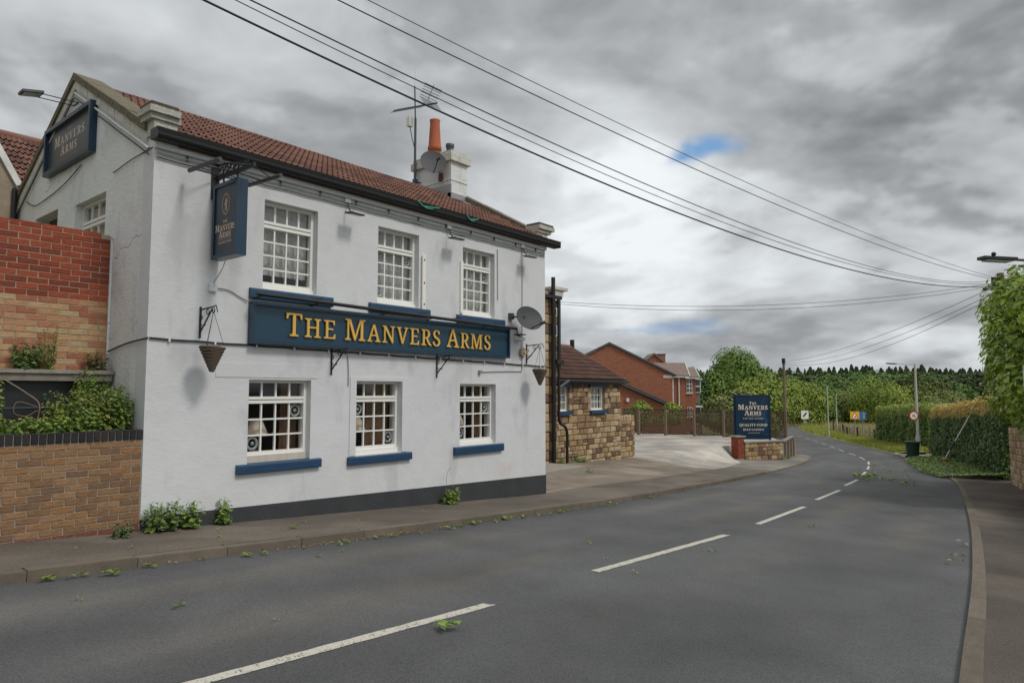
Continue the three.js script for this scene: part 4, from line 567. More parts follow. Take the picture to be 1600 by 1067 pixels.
// ---------------------------------------------------------------- yard: fence, sign board, walls
{
  const posts = [[35.6, -16.8], [36.89, -15.22], [37.66, -14.29], [38.82, -12.89], [40.05, -11.4], [41.32, -9.87], [42.53, -8.41], [44.01, -6.62]]; const top = (i) => interp(posts[i][0], [36.89, 44.01], [.45, .21]), bot = (i) => interp(posts[i][0], [36.89, 44.01], [-1.22, -1.60]);
  const f = thing('timber_fence', 'dark timber fence of diagonal slats and posts behind the car park', 'fence');
  posts.forEach(([x, z], i) => part('post', bx(x - .075, x + .075, bot(i) - .4, top(i) + (i === 7 ? .08 : .04), z - .075, z + .075), M.woodPost, f));
  for (let i = 0; i < posts.length - 1; i++) {
    const [xa, za] = posts[i], [xb, zb] = posts[i + 1], L = Math.hypot(xb - xa, zb - za), ya = bot(i) + .03, yt = top(i) - .03, Hh = yt - ya; const P = (u, v, o = 0) => [lerp(xa, xb, u / L) + o * (zb - za) / L, ya + v, lerp(za, zb, u / L) - o * (xb - xa) / L];
    part('rail', bar(P(.05, Hh), P(L - .05, Hh), .05, .06), M.wood, f); part('rail', bar(P(.05, .02), P(L - .05, .02), .05, .06), M.wood, f);
    const dir = i % 2 ? 1 : -1, st = .19; for (let c = -Hh; c < L + Hh; c += st) { // slat: line u = c + dir*v
      let v0 = 0, v1 = Hh; const uv = (v) => dir > 0 ? c + v : c + Hh - v; const lim = (v) => uv(v); let a = null, b = null; for (let k = 0; k <= 24; k++) { const v = Hh * k / 24, u = uv(v); if (u > .07 && u < L - .07) { if (a === null) a = v; b = v; } } if (a === null || b - a < .12) continue; part('slat', bar(P(uv(a), a, .02), P(uv(b), b, .02), .022, .092), M.wood, f);
    }
  }
}
{
  const w = thing('sign_wall', 'low sandstone wall with timber end boards below the roadside board', 'wall'); const A = [31.0, -4.78], Bq = [33.85, -3.55], Ce = [38.85, -4.55]; const y0 = -2.05, yt = -1.03;
  const ang = Math.atan2(-(Bq[1] - A[1]), Bq[0] - A[0]), L = Math.hypot(Bq[0] - A[0], Bq[1] - A[1]); const face = new THREE.Group(); face.name = 'stone_face'; face.position.set(A[0], 0, A[1]); face.rotation.y = ang; w.add(face);
  part('core', bx(.3, L, y0, yt, -.35, -.08), M.mortar, face); stones(face, .35, L, y0 + .1, yt, -.05, 91, { h0: .16, h1: .26 }); part('coping', bx(.3, L + .05, yt, yt + .06, -.40, .08), M.concrete, face);
  const ang2 = Math.atan2(-(Ce[1] - Bq[1]), Ce[0] - Bq[0]), L2 = Math.hypot(Ce[0] - Bq[0], Ce[1] - Bq[1]); const fb = new THREE.Group(); fb.name = 'timber_face'; fb.position.set(Bq[0], 0, Bq[1]); fb.rotation.y = ang2; w.add(fb); for (let i = 0; i < 11; i++) bit('board', i % 3 ? M.wood : M.woodGrey, fb, i * L2 / 11 + .02, (i + 1) * L2 / 11 - .03, -2.6, -1.12 + .02 * (i % 2), -.06, .0); bit('cap', M.woodGrey, fb, -.02, L2 + .05, -1.10, -1.04, -.2, .05); bit('backing', M.wood, fb, 0, L2, -2.6, -1.14, -.12, -.065); bit('end_post', M.stone[0], fb, L2 + .0, L2 + .3, -2.6, -1.16, -.2, .06);
  const p = thing('brick_pier', 'short red brick pier with flat cap at the car park entrance', 'pier', [31.15, -1.70, -4.95], -.35); let k = 0; const r = rng(9); for (let j = 0; j < 14; j++) for (const [fx, ry] of [[0, 0], [1, -Math.PI / 2]]) for (let i = 0; i < 2; i++) { const o = (i - .5) * .225; const m = piece('brick', B_BRICK[k++ % 4], M.red[Math.floor(r() * 4)], p, fx ? -.205 : o, j * .0755 + .04 - .1, fx ? o : .205, .212, .064, .05, ry); if (j % 2 && !fx) m.position.x += 0; } part('core', bx(-.215, .225, -.2, .98, -.225, .215), M.mortar, p); part('cap', bx(-.30, .30, .98, 1.04, -.29, .29), M.concrete, p);
  const s = thing('roadside_board', 'tall navy free-standing pub board above the low stone wall', 'sign', [34.0, -1.0, -5.17], -Math.atan2(1.46, 1.21)); // facing the camera side of the road
  const bw = 1.90, bh = 2.42; const t = canvasTex(800, 1000, (c, W, H) => { c.fillStyle = '#14324a'; c.fillRect(0, 0, W, H); c.globalAlpha = .5; c.strokeStyle = '#4b7fae'; c.lineWidth = 10; for (let i = 0; i < 7; i++) { c.beginPath(); c.arc(W * 1.02, H * (.12 + i * .11), 150 + (i % 3) * 60, 1.9, 3.6 + (i % 2) * .5); c.stroke(); } for (let i = 0; i < 5; i++) { c.beginPath(); c.ellipse(W * (.8 + .03 * i), H * (.42 + i * .05), 70, 26, .8 + i * .4, 0, 6.3); c.fillStyle = '#3f72a0'; c.globalAlpha = .22; c.fill(); } c.globalAlpha = 1; c.fillStyle = '#ecd9c4'; c.font = 'bold 84px serif'; smallCaps(c, 'THE', W / 2, 205, 92, 4); smallCaps(c, 'MANVERS', W / 2, 325, 165, 4); smallCaps(c, 'ARMS', W / 2, 455, 160, 4); c.fillRect(W * .3, 480, W * .42, 4); c.font = 'bold 40px sans-serif'; spaced(c, 'PUB AND DINING', W / 2, 548, 12); c.font = 'bold 84px serif'; spaced(c, 'QUALITY·FOOD', W / 2, 715, 2); c.font = 'bold 62px serif'; spaced(c, 'BEER GARDEN', W / 2, 815, 5); c.fillRect(W * .34, 868, W * .36, 6); });
  const pn = new THREE.PlaneGeometry(bw - .1, bh - .1); pn.translate(0, bh / 2, .042); part('panel', pn, printMat(t, .35), s); part('board', bx(-bw / 2 + .03, bw / 2 - .03, .03, bh - .03, -.04, .038), M.navy, s); for (const [a, b, c2, d] of [[-bw / 2, bw / 2, 0, .05], [-bw / 2, bw / 2, bh - .05, bh], [-bw / 2, -bw / 2 + .05, .05, bh - .05], [bw / 2 - .05, bw / 2, .05, bh - .05]]) part('frame', bx(a, b, c2, d, -.05, .06), M.navyFrame, s); for (const x of [-bw / 2 - .05, bw / 2 - .02]) part('leg', bx(x - .04, x + .06, -1.0, bh + .06, -.10, -.05), M.navy, s);
}

// ---------------------------------------------------------------- foliage builders
const terrY = (x) => g0(x) - .42 + (x > 100 ? smooth(100, 300, x) * 1.2 : 0);
class Leaves {
  constructor() { this.p = []; this.c = []; }
  add(x, y, z, nx, ny, nz, len, wid, col, r) { // folded diamond leaf around its point
    let l = Math.hypot(nx, ny, nz) || 1; nx /= l; ny /= l; nz /= l; let tx = r() - .5, ty = r() - .5, tz = r() - .5; const d = tx * nx + ty * ny + tz * nz; tx -= d * nx; ty -= d * ny; tz -= d * nz; l = Math.hypot(tx, ty, tz) || 1; tx /= l; ty /= l; tz /= l; const bx_ = ny * tz - nz * ty, by = nz * tx - nx * tz, bz = nx * ty - ny * tx; const h = len / 2, w = wid / 2, f = wid * .18;
    const A = [x - tx * h, y - ty * h, z - tz * h], B = [x + tx * h, y + ty * h, z + tz * h], L = [x + bx_ * w + nx * f, y + by * w + ny * f, z + bz * w + nz * f], R = [x - bx_ * w + nx * f, y - by * w + ny * f, z - bz * w + nz * f];
    this.p.push(...A, ...R, ...B, ...A, ...B, ...L); for (let i = 0; i < 6; i++) this.c.push(col[0], col[1], col[2]);
  }
  geo() { const g = new THREE.BufferGeometry(); g.setAttribute('position', new THREE.Float32BufferAttribute(this.p, 3)); g.setAttribute('color', new THREE.Float32BufferAttribute(this.c, 3)); g.computeVertexNormals(); g.setAttribute('uv', new THREE.Float32BufferAttribute(new Float32Array(this.p.length / 3 * 2), 2)); return g; }
}
const mixc = (a, b, t) => [lerp(a[0], b[0], t), lerp(a[1], b[1], t), lerp(a[2], b[2], t)];
const PAL = { deep: [[.042, .095, .017], [.10, .18, .038]], mid: [[.078, .15, .024], [.20, .30, .052]], lime: [[.125, .19, .024], [.32, .38, .06]], olive: [[.115, .15, .04], [.25, .275, .08]], laurel: [[.075, .16, .016], [.28, .40, .036]], dry: [[.42, .31, .10], [.58, .43, .18]] };
function crown(L, cx, cy, cz, rx, ry, rz, n, size, pal, seed, lobesN = 16) {
  const r = rng(seed), lobes = []; for (let i = 0; i < lobesN; i++) { const a = r() * 6.283, e = Math.asin(r() * 1.5 - .5), k = .45 + .3 * r(); lobes.push([cx + Math.cos(a) * Math.cos(e) * rx * k, cy + Math.sin(e) * ry * k, cz + Math.sin(a) * Math.cos(e) * rz * k, .34 + .24 * r(), r()]); }
  for (let i = 0; i < n; i++) { const b = lobes[Math.floor(r() * lobesN)], a = r() * 6.283, e = Math.asin(r() * 2 - 1), q = b[3] * (.72 + .33 * Math.sqrt(r())), dx = Math.cos(a) * Math.cos(e), dy = Math.sin(e), dz = Math.sin(a) * Math.cos(e); const x = b[0] + dx * rx * q, y = b[1] + dy * ry * q, z = b[2] + dz * rz * q; const s = size * (.7 + .6 * r()); L.add(x, y, z, dx + (r() - .5) * .8, dy + .25 + (r() - .5) * .8, dz + (r() - .5) * .8, s * 1.35, s * .85, mixc(pal[0], pal[1], clamp(.55 * r() + .45 * b[4])), r); }
}
let treeSeed = 100;
function tree(name, label, x, z, top, rx, ry, pal, n, size, group = 'trees beyond the bend', base) {
  const yb = base ?? terrY(x), t = thing(name, label, 'tree', [x, yb, z], 0, group), h = top - yb, cy = h - ry; const L = new Leaves(); const r = rng(++treeSeed);
  crown(L, 0, cy, 0, rx, ry, rx * (.85 + .2 * r()), n, size, pal, treeSeed * 7, 14 + Math.floor(rx * 2)); const tr = []; tr.push(rod([0, -.3, 0], [.1, cy * .9, .1], .05 * h * .5, .028 * h * .5, 8)); for (let i = 0; i < 5; i++) { const a = i * 1.3 + r(); tr.push(rod([.05, cy * (.5 + .08 * i), .05], [Math.cos(a) * rx * .6, cy + ry * .3 * r(), Math.sin(a) * rx * .6], .012 * h, .005 * h, 5)); } part('trunk', merge(tr), M.bark, t); part('crown', L.geo(), M.leafFar, t); return t;
}
// ---------------------------------------------------------------- brick house beyond the yard
const houseBrick = tex(512, 512, (u, v) => { const row = Math.floor(v * 40), off = row % 2 ? .5 : 0, bu = u * 13.333 + off, jb = (bu % 1) < .045, jv = ((v * 40) % 1) < .13; const k = H3(Math.floor(bu) % 13, row, 77), n = .85 + .3 * (k - .5) + .1 * (tf(u, v, 16, 7, 3) - .5); return jb || jv ? [.36, .24, .17] : [.34 * n, .105 * n, .052 * n]; }); houseBrick.repeat.set(1 / 3, 1 / 3);
M.hbrick = std(1, 1, 1, .9, { map: houseBrick }); M.hbrick.color.setRGB(1, 1, 1);
{
  const h = thing('brick_house', 'red brick house with grey tiled roof and white bay windows behind the fence', 'house', [48.1, -1.9, -22.88], -Math.atan2(.7716, .636)); const Y = (y) => y + 1.9; // y in world
  const g = poly([[-5.5, Y(-2.2)], [5.45, Y(-2.2)], [5.45, Y(3.05)], [0, Y(5.72)], [-5.5, Y(3.05)]], 9); g.translate(0, 0, -9); part('gable_wall', uvBox(g), M.hbrick, h);
  for (const s of [-1, 1]) { const d = poly([[0, Y(5.74)], [s * 5.85, Y(2.9)], [s * 5.85, Y(3.06)], [0, Y(5.92)]], 9.3); d.translate(0, 0, -9.15); part('roof', uvBox(d), M.slate, h); }
  part('corbel', bx(4.7, 5.5, Y(2.75), Y(3.0), -.1, .04), M.stoneW, h); part('chimney', bx(6.3, 7.1, Y(4.3), Y(5.3), -10.4, -9.7), M.hbrick, h); part('chimney_cap', bx(6.25, 7.15, Y(5.3), Y(5.42), -10.45, -9.65), M.slate, h);
  // projecting gabled wings on the front, seen end-on
  const wing = (x1, z0, z1, ey, ry, name) => { part('wing_wall', bx(5.46, x1, Y(-2.2), Y(ey), z1, z0), M.hbrick, h); const zm = (z0 + z1) / 2; const d = poly([[z0 + .25, Y(ey - .08)], [zm, Y(ry)], [z1 - .25, Y(ey - .08)], [z1 - .25, Y(ey + .08)], [zm, Y(ry + .16)], [z0 + .25, Y(ey + .08)]], x1 - 4.2 + .35); d.rotateY(-Math.PI / 2); d.translate(x1 + .35, 0, 0); part('wing_roof', uvBox(d), M.greyTile, h); const gb = poly([[z0, Y(ey)], [zm, Y(ry)], [z1, Y(ey)]], .2); gb.rotateY(-Math.PI / 2); gb.translate(x1, 0, 0); part('wing_gable', uvBox(gb), M.white, h); part('bargeboard', bar([x1 + .34, Y(ry + .12), zm], [x1 + .34, Y(ey), z0 + .24], .06, .16), M.white, h); part('gutter', bx(5.5, x1 + .3, Y(ey - .12), Y(ey - .02), z0 + .14, z0 + .26), M.white, h); };
  wing(7.0, -1.4, -4.2, 2.95, 4.05); wing(8.75, -4.6, -7.6, 2.9, 3.75); { const rb = poly([[2.9, Y(2.6)], [5.9, Y(5.3)], [8.9, Y(2.9)]], 3); rb.translate(0, 0, -12.4); part('rear_gable', uvBox(rb), M.hbrick, h); for (const s of [-1, 1]) part('rear_roof', bar([5.9, Y(5.42), -10.9], [5.9 + s * 3.2, Y(5.42 - 2.7), -10.9], 3.3, .14), M.greyTile, h); }
  part('downpipe', bx(5.62, 5.72, Y(-1), Y(2.85), -.62, -.5), M.white, h); part('downpipe', bx(6.35, 6.44, Y(-.6), Y(2.85), -1.39, -1.3), M.white, h);
  const wn = (x0, x1, y0, y1, z) => { const w = new THREE.Group(); w.name = 'window'; h.add(w); bit('frame', M.white, w, x0, x1, Y(y0), Y(y1), z, z + .04); for (let i = 0; i < 2; i++) for (let j = 0; j < 3; j++) bit('pane', std(.03, .035, .04, .1), w, lerp(x0, x1, i / 2) + .05, lerp(x0, x1, (i + 1) / 2) - .05, Y(lerp(y0, y1, j / 3)) + .05, Y(lerp(y0, y1, (j + 1) / 3)) - .05, z + .041, z + .05); bit('sill', M.stoneW, w, x0 - .08, x1 + .08, Y(y0) - .16, Y(y0) - .002, z, z + .08); };
  wn(7.9, 8.42, 1.5, 2.68, -4.58); wn(7.92, 8.42, -.75, .1, -4.58);
  for (const [y0, y1, rf] of [[1.45, 2.7, 2.7], [-1.5, .1, .1]]) { const b = new THREE.Group(); b.name = 'bay_window'; h.add(b); bit('frame', M.white, b, 8.76, 9.35, Y(y0), Y(y1), -7.2, -5.0); for (let i = 0; i < 2; i++) bit('pane', std(.05, .06, .07, .1), b, 8.84, 9.28, Y(lerp(y0, y1, i / 2)) + .08, Y(lerp(y0, y1, (i + 1) / 2)) - .06, -5.0, -4.99); bit('apron', M.greyTile, b, 8.76, 9.32, Y(y0 - 1.0), Y(y0) - .01, -7.1, -5.1); bit('bay_roof', M.white, b, 8.76, 9.5, Y(y1), Y(y1) + .12, -7.3, -4.9); }
  // garage in front of the gable
  const gr = thing('brick_garage', 'low brick garage with slate roof in front of the house gable', 'garage', [45.44, -1.8, -20.2], -Math.atan2(.7716, .636)); const gw = poly([[-4.2, 0], [3.7, 0], [3.7, 2.2], [-.3, 4.05], [-4.2, 2.2]], 1.8); gw.translate(0, 0, -1.6); part('wall', uvBox(gw), M.hbrick, gr); for (const s of [-1, 1]) { const d = poly([[-.3, 4.06], [s * 4.35, 2.0], [s * 4.35, 2.18], [-.3, 4.26]], 2.2); d.translate(0, 0, -1.7); part('roof', uvBox(d), M.slate, gr); } for (let i = 0; i < 9; i++) part('slate_course', bar([-.1 + i * .5, 4.20 - i * .222, -.6], [.36 + i * .5, 3.985 - i * .222, -.6], 2.24, .05), M.slate, gr); part('lamp', bx(.4, .62, 2.55, 2.85, .2, .34), M.white, gr);
}
// ---------------------------------------------------------------- trees and the wood
const A2 = (D, px) => { const l = (px - 800) / 1067 * D; return [-3.52 + .7716 * D + .636 * l, 8.59 - .636 * D + .7716 * l]; };
tree('broadleaf_tree', 'tall dark broadleaf tree right of the brick house', 82.4, -25.3, 6.6, 4.3, 4.6, PAL.mid, 22000, .24); tree('broadleaf_tree', 'dark rounded tree close beside the white bay windows', 80.2, -29.0, 4.6, 3.2, 4.0, PAL.deep, 8000, .32);
tree('broadleaf_tree', 'bright green tree just left of the wooden utility pole', 76.0, -19.6, 3.4, 3.6, 3.6, PAL.lime, 9000, .28); tree('broadleaf_tree', 'yellowish bush directly behind the roadside pub board', 72.4, -21.4, 1.9, 3.0, 2.9, PAL.olive, 8000, .28); tree('broadleaf_tree', 'light green bush behind the fence end by the utility pole', 66.5, -16.2, .4, 2.0, 2.0, PAL.lime, 4500, .22);
tree('shrub', 'yellow-green shrub showing over the fence below the garage', 43.6, -17.4, .72, 1.1, 1.0, PAL.lime, 3500, .13, 'shrubs behind the fence', -1.6); tree('shrub', 'yellow-green shrub over the fence at the garage corner', 44.9, -15.6, .62, 1.1, 1.0, PAL.lime, 3500, .13, 'shrubs behind the fence', -1.6); tree('shrub', 'dark shrub seen through the fence slats', 46.0, -12.6, .1, 1.3, .8, PAL.deep, 2500, .14, 'shrubs behind the fence', -1.9);
[['big rounded tree on the far side of the bend', 1238, 594, 128, 7.5, 4.9, 'mid'], ['dark tree behind the black and white striped road sign', 1270, 598, 132, 6.2, 4.6, 'deep'], ['dense tree behind the nearer thin lamp column', 1303, 606, 138, 6.5, 4.3, 'olive'], ['spreading tree above the yellow warning sign', 1332, 604, 142, 6.5, 4.5, 'deep'], ['large pale domed tree left of the clipped hedge', 1368, 588, 128, 7.0, 5.4, 'mid'], ['round tree over the left end of the clipped hedge', 1395, 606, 122, 4.6, 4.0, 'mid'], ['low green tree behind the concrete lamp column', 1428, 600, 150, 8.5, 4.6, 'lime'], ['greyish green domed tree above the yellow-topped hedge', 1470, 608, 120, 6.2, 3.8, 'olive'], ['broad tree at the right of the distant trees', 1512, 592, 165, 9, 5.6, 'mid'], ['tall green tree in front of the conifers near the laurel', 1542, 588, 170, 9, 6.2, 'deep']].forEach(([label, px, py, D, rx, ry, p], i) => { const [x, z] = A2(D, px); tree('broadleaf_tree', label, x, z, 1.65 + (610 - py) / 1067 * D * .985, rx * .85, ry + 1.2, PAL[p === 'deep' ? 'mid' : p === 'mid' ? 'lime' : p], 16000, .27); });
[['dark leafy bush at the foot of the wood by the striped sign', 1250, 640, 140, 8, 3, 'deep'], ['dark leafy bush filling the hollow behind the thin lamp columns', 1295, 638, 148, 9, 3, 'deep'], ['dark leafy bush behind the yellow warning sign', 1345, 640, 136, 7, 3, 'deep']].forEach(([label, px, py, D, rx, ry, p]) => { const [x, z] = A2(D, px); tree('bush', label, x, z, 1.65 + (610 - py) / 1067 * D + 2, rx, ry, PAL[p], 5000, .45, 'bushes below the wood'); });
{ // the conifer wood on the skyline, one mass
  const L = new Leaves(), r = rng(61); for (let k = 0; k < 4200; k++) { const t = Math.pow(r(), .7), a = r() * 6.283, wh = .45 + .8 * n3(t * 13, Math.cos(a) * 2 + 5, Math.sin(a) * 2 + 5), rad = (Math.pow(1 - t, .78) * .20 + .006) * wh * (.5 + .55 * r()); const s = .045 * (1.1 - .45 * t) * (.7 + .6 * r()); L.add(Math.cos(a) * rad, .06 + t * .94 - rad * .2, Math.sin(a) * rad, Math.cos(a) + (r() - .5), .7 + (r() - .5), Math.sin(a) + (r() - .5), s * 1.5, s * .8, mixc([.032, .06, .024], [.08, .12, .042], r()), r); }
  const g = L.geo(); const N = 700, im = new THREE.InstancedMesh(g, M.leafFar, N), m = new THREE.Matrix4(), q = new THREE.Quaternion(); for (let i = 0; i < N; i++) { const D = 185 + 95 * Math.pow(r(), .8), px = lerp(1040, 1720, r()); const [x, z] = A2(D, px), h = (10.2 + 4.6 * r() + 2.0 * (n3(px * .02, 3, 1) - .5)) * (.70 + .30 * D / 230); q.setFromAxisAngle(V(0, 1, 0), r() * 6.28); m.compose(V(x, terrY(x) - .3, z), q, V(h * (.65 + .7 * r()), h, h * (.65 + .7 * r()))); im.setMatrixAt(i, m); const k = .75 + .6 * r(); im.setColorAt(i, C3(k * (.9 + .3 * r()), k, k * .9)); }
  im.name = 'conifer_wood'; tag(im, 'dark conifer wood along the skyline beyond the bend', 'wood', undefined, 'stuff'); scene.add(im);
  const L2 = new Leaves(); crown(L2, 0, .55, 0, .5, .45, .5, 5200, .05, PAL.deep, 5, 16); const N2 = 260, im2 = new THREE.InstancedMesh(L2.geo(), M.leafFar, N2); for (let i = 0; i < N2; i++) { const D = 150 + 60 * r(), px = lerp(1060, 1720, r()); const [x, z] = A2(D, px), h = 7.5 + 4.0 * r(); q.setFromAxisAngle(V(0, 1, 0), r() * 6.28); m.compose(V(x, terrY(x) - .3, z), q, V(h * 1.1, h, h * 1.1)); im2.setMatrixAt(i, m); const k = .5 + .8 * r(); im2.setColorAt(i, C3(k * (.8 + .6 * r()), k, k * (.7 + .5 * r()))); } im2.name = 'broadleaf_wood'; tag(im2, 'mixed green broadleaf wood in front of the conifers', 'wood', undefined, 'stuff'); scene.add(im2);
}
// ---------------------------------------------------------------- hedges and laurel on the right
function hedge(name, label, pts, y0f, h, depth, size, per, pal, topPal, seed, topBand, mat = M.leaf) {
  const t = thing(name, label, 'hedge'); const L = new Leaves(), r = rng(seed), c = new THREE.CatmullRomCurve3(pts.map(p => V(p[0], 0, p[1])), false, 'centripetal'), len = c.getLength(); const N = Math.round(len * (h + depth * .8) * per);
  for (let i = 0; i < N; i++) { const u = r(), p = c.getPointAt(u), tg = c.getTangentAt(u), nx = -tg.z, nz = tg.x; /* towards +z side = back */ const yb = y0f(p.x); const face = r() * (h + depth); let v, o, n; if (face < h) { v = face; o = 0; n = [-nx, .25, -nz]; } else { v = h; o = face - h; n = [0, 1, 0]; } const bump = (fbm(p.x * 1.1, v * 1.1, p.z * 1.1 + seed, 3) - .5) * .55, rnd = (r() - .5) * .22; const round = v > h - .3 && o === 0 ? (v - h + .3) * .5 : 0; const oo = o + (o === 0 ? bump * -1 + rnd + round : 0), vv = v + (o > 0 ? bump * .7 + rnd * 2.2 : 0); const isTop = vv > h - topBand * (.6 + .8 * fbm(p.x * 1.5, 2, p.z, 3)); const pc = isTop ? topPal : pal; const s = size * (.7 + .6 * r()); L.add(p.x + nx * oo, yb + vv, p.z + nz * oo, n[0] + (r() - .5) * 1.2, n[1] + (r() - .5) * 1.2, n[2] + (r() - .5) * 1.2, s * 1.4, s * .8, mixc(pc[0], pc[1], Math.pow(r(), 1.4)), r); }
  // ends
  for (const e of [0, 1]) { const p = c.getPointAt(e), tg = c.getTangentAt(e), s2 = e ? 1 : -1, nx = -tg.z, nz = tg.x; for (let i = 0; i < h * depth * per; i++) { const o = r() * depth, v = r() * h, b = (fbm(o * 2, v * 1.1, seed, 3) - .5) * .5 + (r() - .5) * .2, s = size * (.7 + .6 * r()); const pc = v > h - topBand ? topPal : pal; L.add(p.x + nx * o + tg.x * s2 * b, y0f(p.x) + v, p.z + nz * o + tg.z * s2 * b, tg.x * s2 + (r() - .5) * 1.2, .2 + (r() - .5), tg.z * s2 + (r() - .5) * 1.2, s * 1.4, s * .8, mixc(pc[0], pc[1], r()), r); } }
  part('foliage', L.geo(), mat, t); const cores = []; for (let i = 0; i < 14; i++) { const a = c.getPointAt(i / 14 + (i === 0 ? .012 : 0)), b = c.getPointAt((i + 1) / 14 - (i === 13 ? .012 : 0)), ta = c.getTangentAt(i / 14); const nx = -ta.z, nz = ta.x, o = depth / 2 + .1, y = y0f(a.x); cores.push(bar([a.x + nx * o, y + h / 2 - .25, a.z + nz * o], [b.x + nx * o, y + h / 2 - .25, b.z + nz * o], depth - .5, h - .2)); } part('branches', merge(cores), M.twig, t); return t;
}
hedge('hedge', 'dark green hedge with straw-yellow top on the right', [[28.2, 6.35], [33, 5.2], [40, 3.55], [50.2, .95]], (x) => g0(x) - .15, 3.15, 1.7, .105, 270, [[.06, .13, .022], [.18, .28, .055]], [[.42, .34, .06], [.68, .50, .16]], 31, .55);
hedge('hedge', 'tall clipped bright green hedge beyond the concrete lamp column', [[56.2, -.1], [63, -3.2], [70.2, -6.5]], (x) => g0(x) - .15, 3.5, 2.2, .12, 210, [[.11, .21, .026], [.28, .40, .06]], [[.22, .31, .035], [.44, .50, .08]], 37, .8);
{ // big laurel
  const t = thing('laurel', 'huge glossy laurel bush overhanging the right pavement', 'bush', [21.5, -1.3, 7.9]); const L = new Leaves(), r = rng(88), NB = 84; const lobes = []; for (let i = 0; i < NB; i++) { const X = lerp(15.5, 25.6, r()), zl = interp(X, [15.5, 18, 21, 25.6], [7.0, 6.72, 6.42, 6.0]); const rad = .55 + .45 * r(); const y = lerp(.75, 4.65 + .25 * Math.sin(X * 1.7), Math.pow(r(), .85)); lobes.push([X - 21.5, y + 1.3, zl + rad + (y < 1.4 ? .35 : 0) + 1.9 * Math.pow(r(), 1.6) - 7.9, rad, r()]); }
  for (let i = 0; i < 42000; i++) { const b = lobes[Math.floor(r() * NB)], a = r() * 6.283, e = Math.asin(r() * 2 - 1), q = b[3] * (.62 + .46 * r()), dx = Math.cos(a) * Math.cos(e), dy = Math.sin(e), dz = Math.sin(a) * Math.cos(e); const s = .135 * (.7 + .6 * r()); const k = r(); L.add(b[0] + dx * q, b[1] + dy * q, b[2] + dz * q, dx + (r() - .5) * .9, dy + .5 + (r() - .5) * .9, dz + (r() - .5) * .9, s * 1.35, s * .62, k < .02 ? [.40, .26, .04] : mixc([.12, .23, .02], [.48, .60, .055], clamp(.6 * r() + .4 * b[4])), r); }
  part('foliage', L.geo(), new THREE.MeshPhysicalMaterial({ color: 0xffffff, vertexColors: true, roughness: .36, side: THREE.DoubleSide, transmission: .4, thickness: 0 }), t);
  const br = []; for (let i = 0; i < 8; i++) { const x = lerp(-5.2, 3.8, i / 7); br.push(rod([x, -.2, .9 - x * .1], [x + .4 * (i % 2 ? 1 : -1), 4.6, .1 - x * .1], .09, .04, 7)); br.push(rod([x, 1.6, .5 - x * .1], [x + .7, 3.4, -.7 - x * .1], .04, .02, 5)); } part('trunk', merge(br), M.bark, t);
}
{ // rough wall along the back of the right pavement, its end facing the road
  const A = V(26.6, 0, 6.95), Bv = V(2, 0, 10.75), dir = Bv.clone().sub(A).normalize(), ang = Math.atan2(-dir.z, dir.x); const w = thing('boundary_wall', 'old sandstone wall under the laurel at the right edge', 'wall', [A.x, 0, A.z], ang); const yb = (u) => g0(A.x + dir.x * u) - .1; // local +x runs towards the camera; road side is local +z or -z
  const side = (-dir.z * 0 + 1) > 0 && Math.cos(ang) < 0 ? 1 : -1; const P = []; for (let i = 0; i < 12; i++) P.push(bx(i * 2.06 + .05, (i + 1) * 2.06, yb(i * 2.06) - .4, yb(i * 2.06) + 1.95, -.2, .2)); part('core', merge(P), M.mortar, w);
  const r = rng(70); for (let j = 0; j < 9; j++) { let u = 0; while (u < 11) { const l = .28 + .3 * r(); piece('stone', B_STONE[Math.floor(r() * 6)], M.stone[[1, 3, 6, 0, 7, 2][Math.floor(r() * 6)]], w, u + l / 2, yb(u) + .12 + j * .22, side * .21, l - .02, .205, .14, side > 0 ? 0 : Math.PI); u += l; } for (const o of [-.1, .1]) piece('stone', B_STONE[(j + (o > 0 ? 1 : 0)) % 6], M.stone[[1, 3, 6, 0][(j + (o > 0 ? 2 : 0)) % 4]], w, .01, yb(0) + .12 + j * .22, o, .19, .205, .14, -Math.PI / 2); }
}
// ---------------------------------------------------------------- street furniture
function lampColumn(name, label, x, z, y0, h, armX, armZ, r0 = .07, mat) { const l = thing(name, label, 'lamp column', [x, y0, z]); const mm = mat || std(.48, .47, .44, .8); part('column', rod([0, -.3, 0], [0, h, 0], r0, r0 * .6, 10), mm, l); part('base', rod([0, -.3, 0], [0, 1.0, 0], r0 * 1.5, r0 * 1.4, 10), mm, l); if (armX || armZ) { part('arm', rod([0, h - .05, 0], [armX, h + .02, armZ], .03), mm, l); const d = Math.hypot(armX, armZ), ux = armX / d, uz = armZ / d; part('lantern', bar([armX, h + .02, armZ], [armX + ux * .75, h + .05, armZ + uz * .75], .24, .065), M.black, l); part('lens', bar([armX + ux * .12, h - .035, armZ + uz * .12], [armX + ux * .68, h - .01, armZ + uz * .68], .18, .02), std(.5, .5, .48, .3), l); } return l; }
lampColumn('lamp_column', 'pale concrete lamp column by the hedge with a round sign on it', 56.6, -.85, -2.75, 6.45, -1.0, -1.1, .12); lampColumn('lamp_column', 'thin pale lamp column on the grass verge, nearer of two', 81.9, -13.9, -4.0, 6.2, 0, 0, .085); lampColumn('lamp_column', 'thin pale lamp column beyond the long grass, farther of two', 98.7, -17.2, -4.4, 5.6, 0, 0, .085);
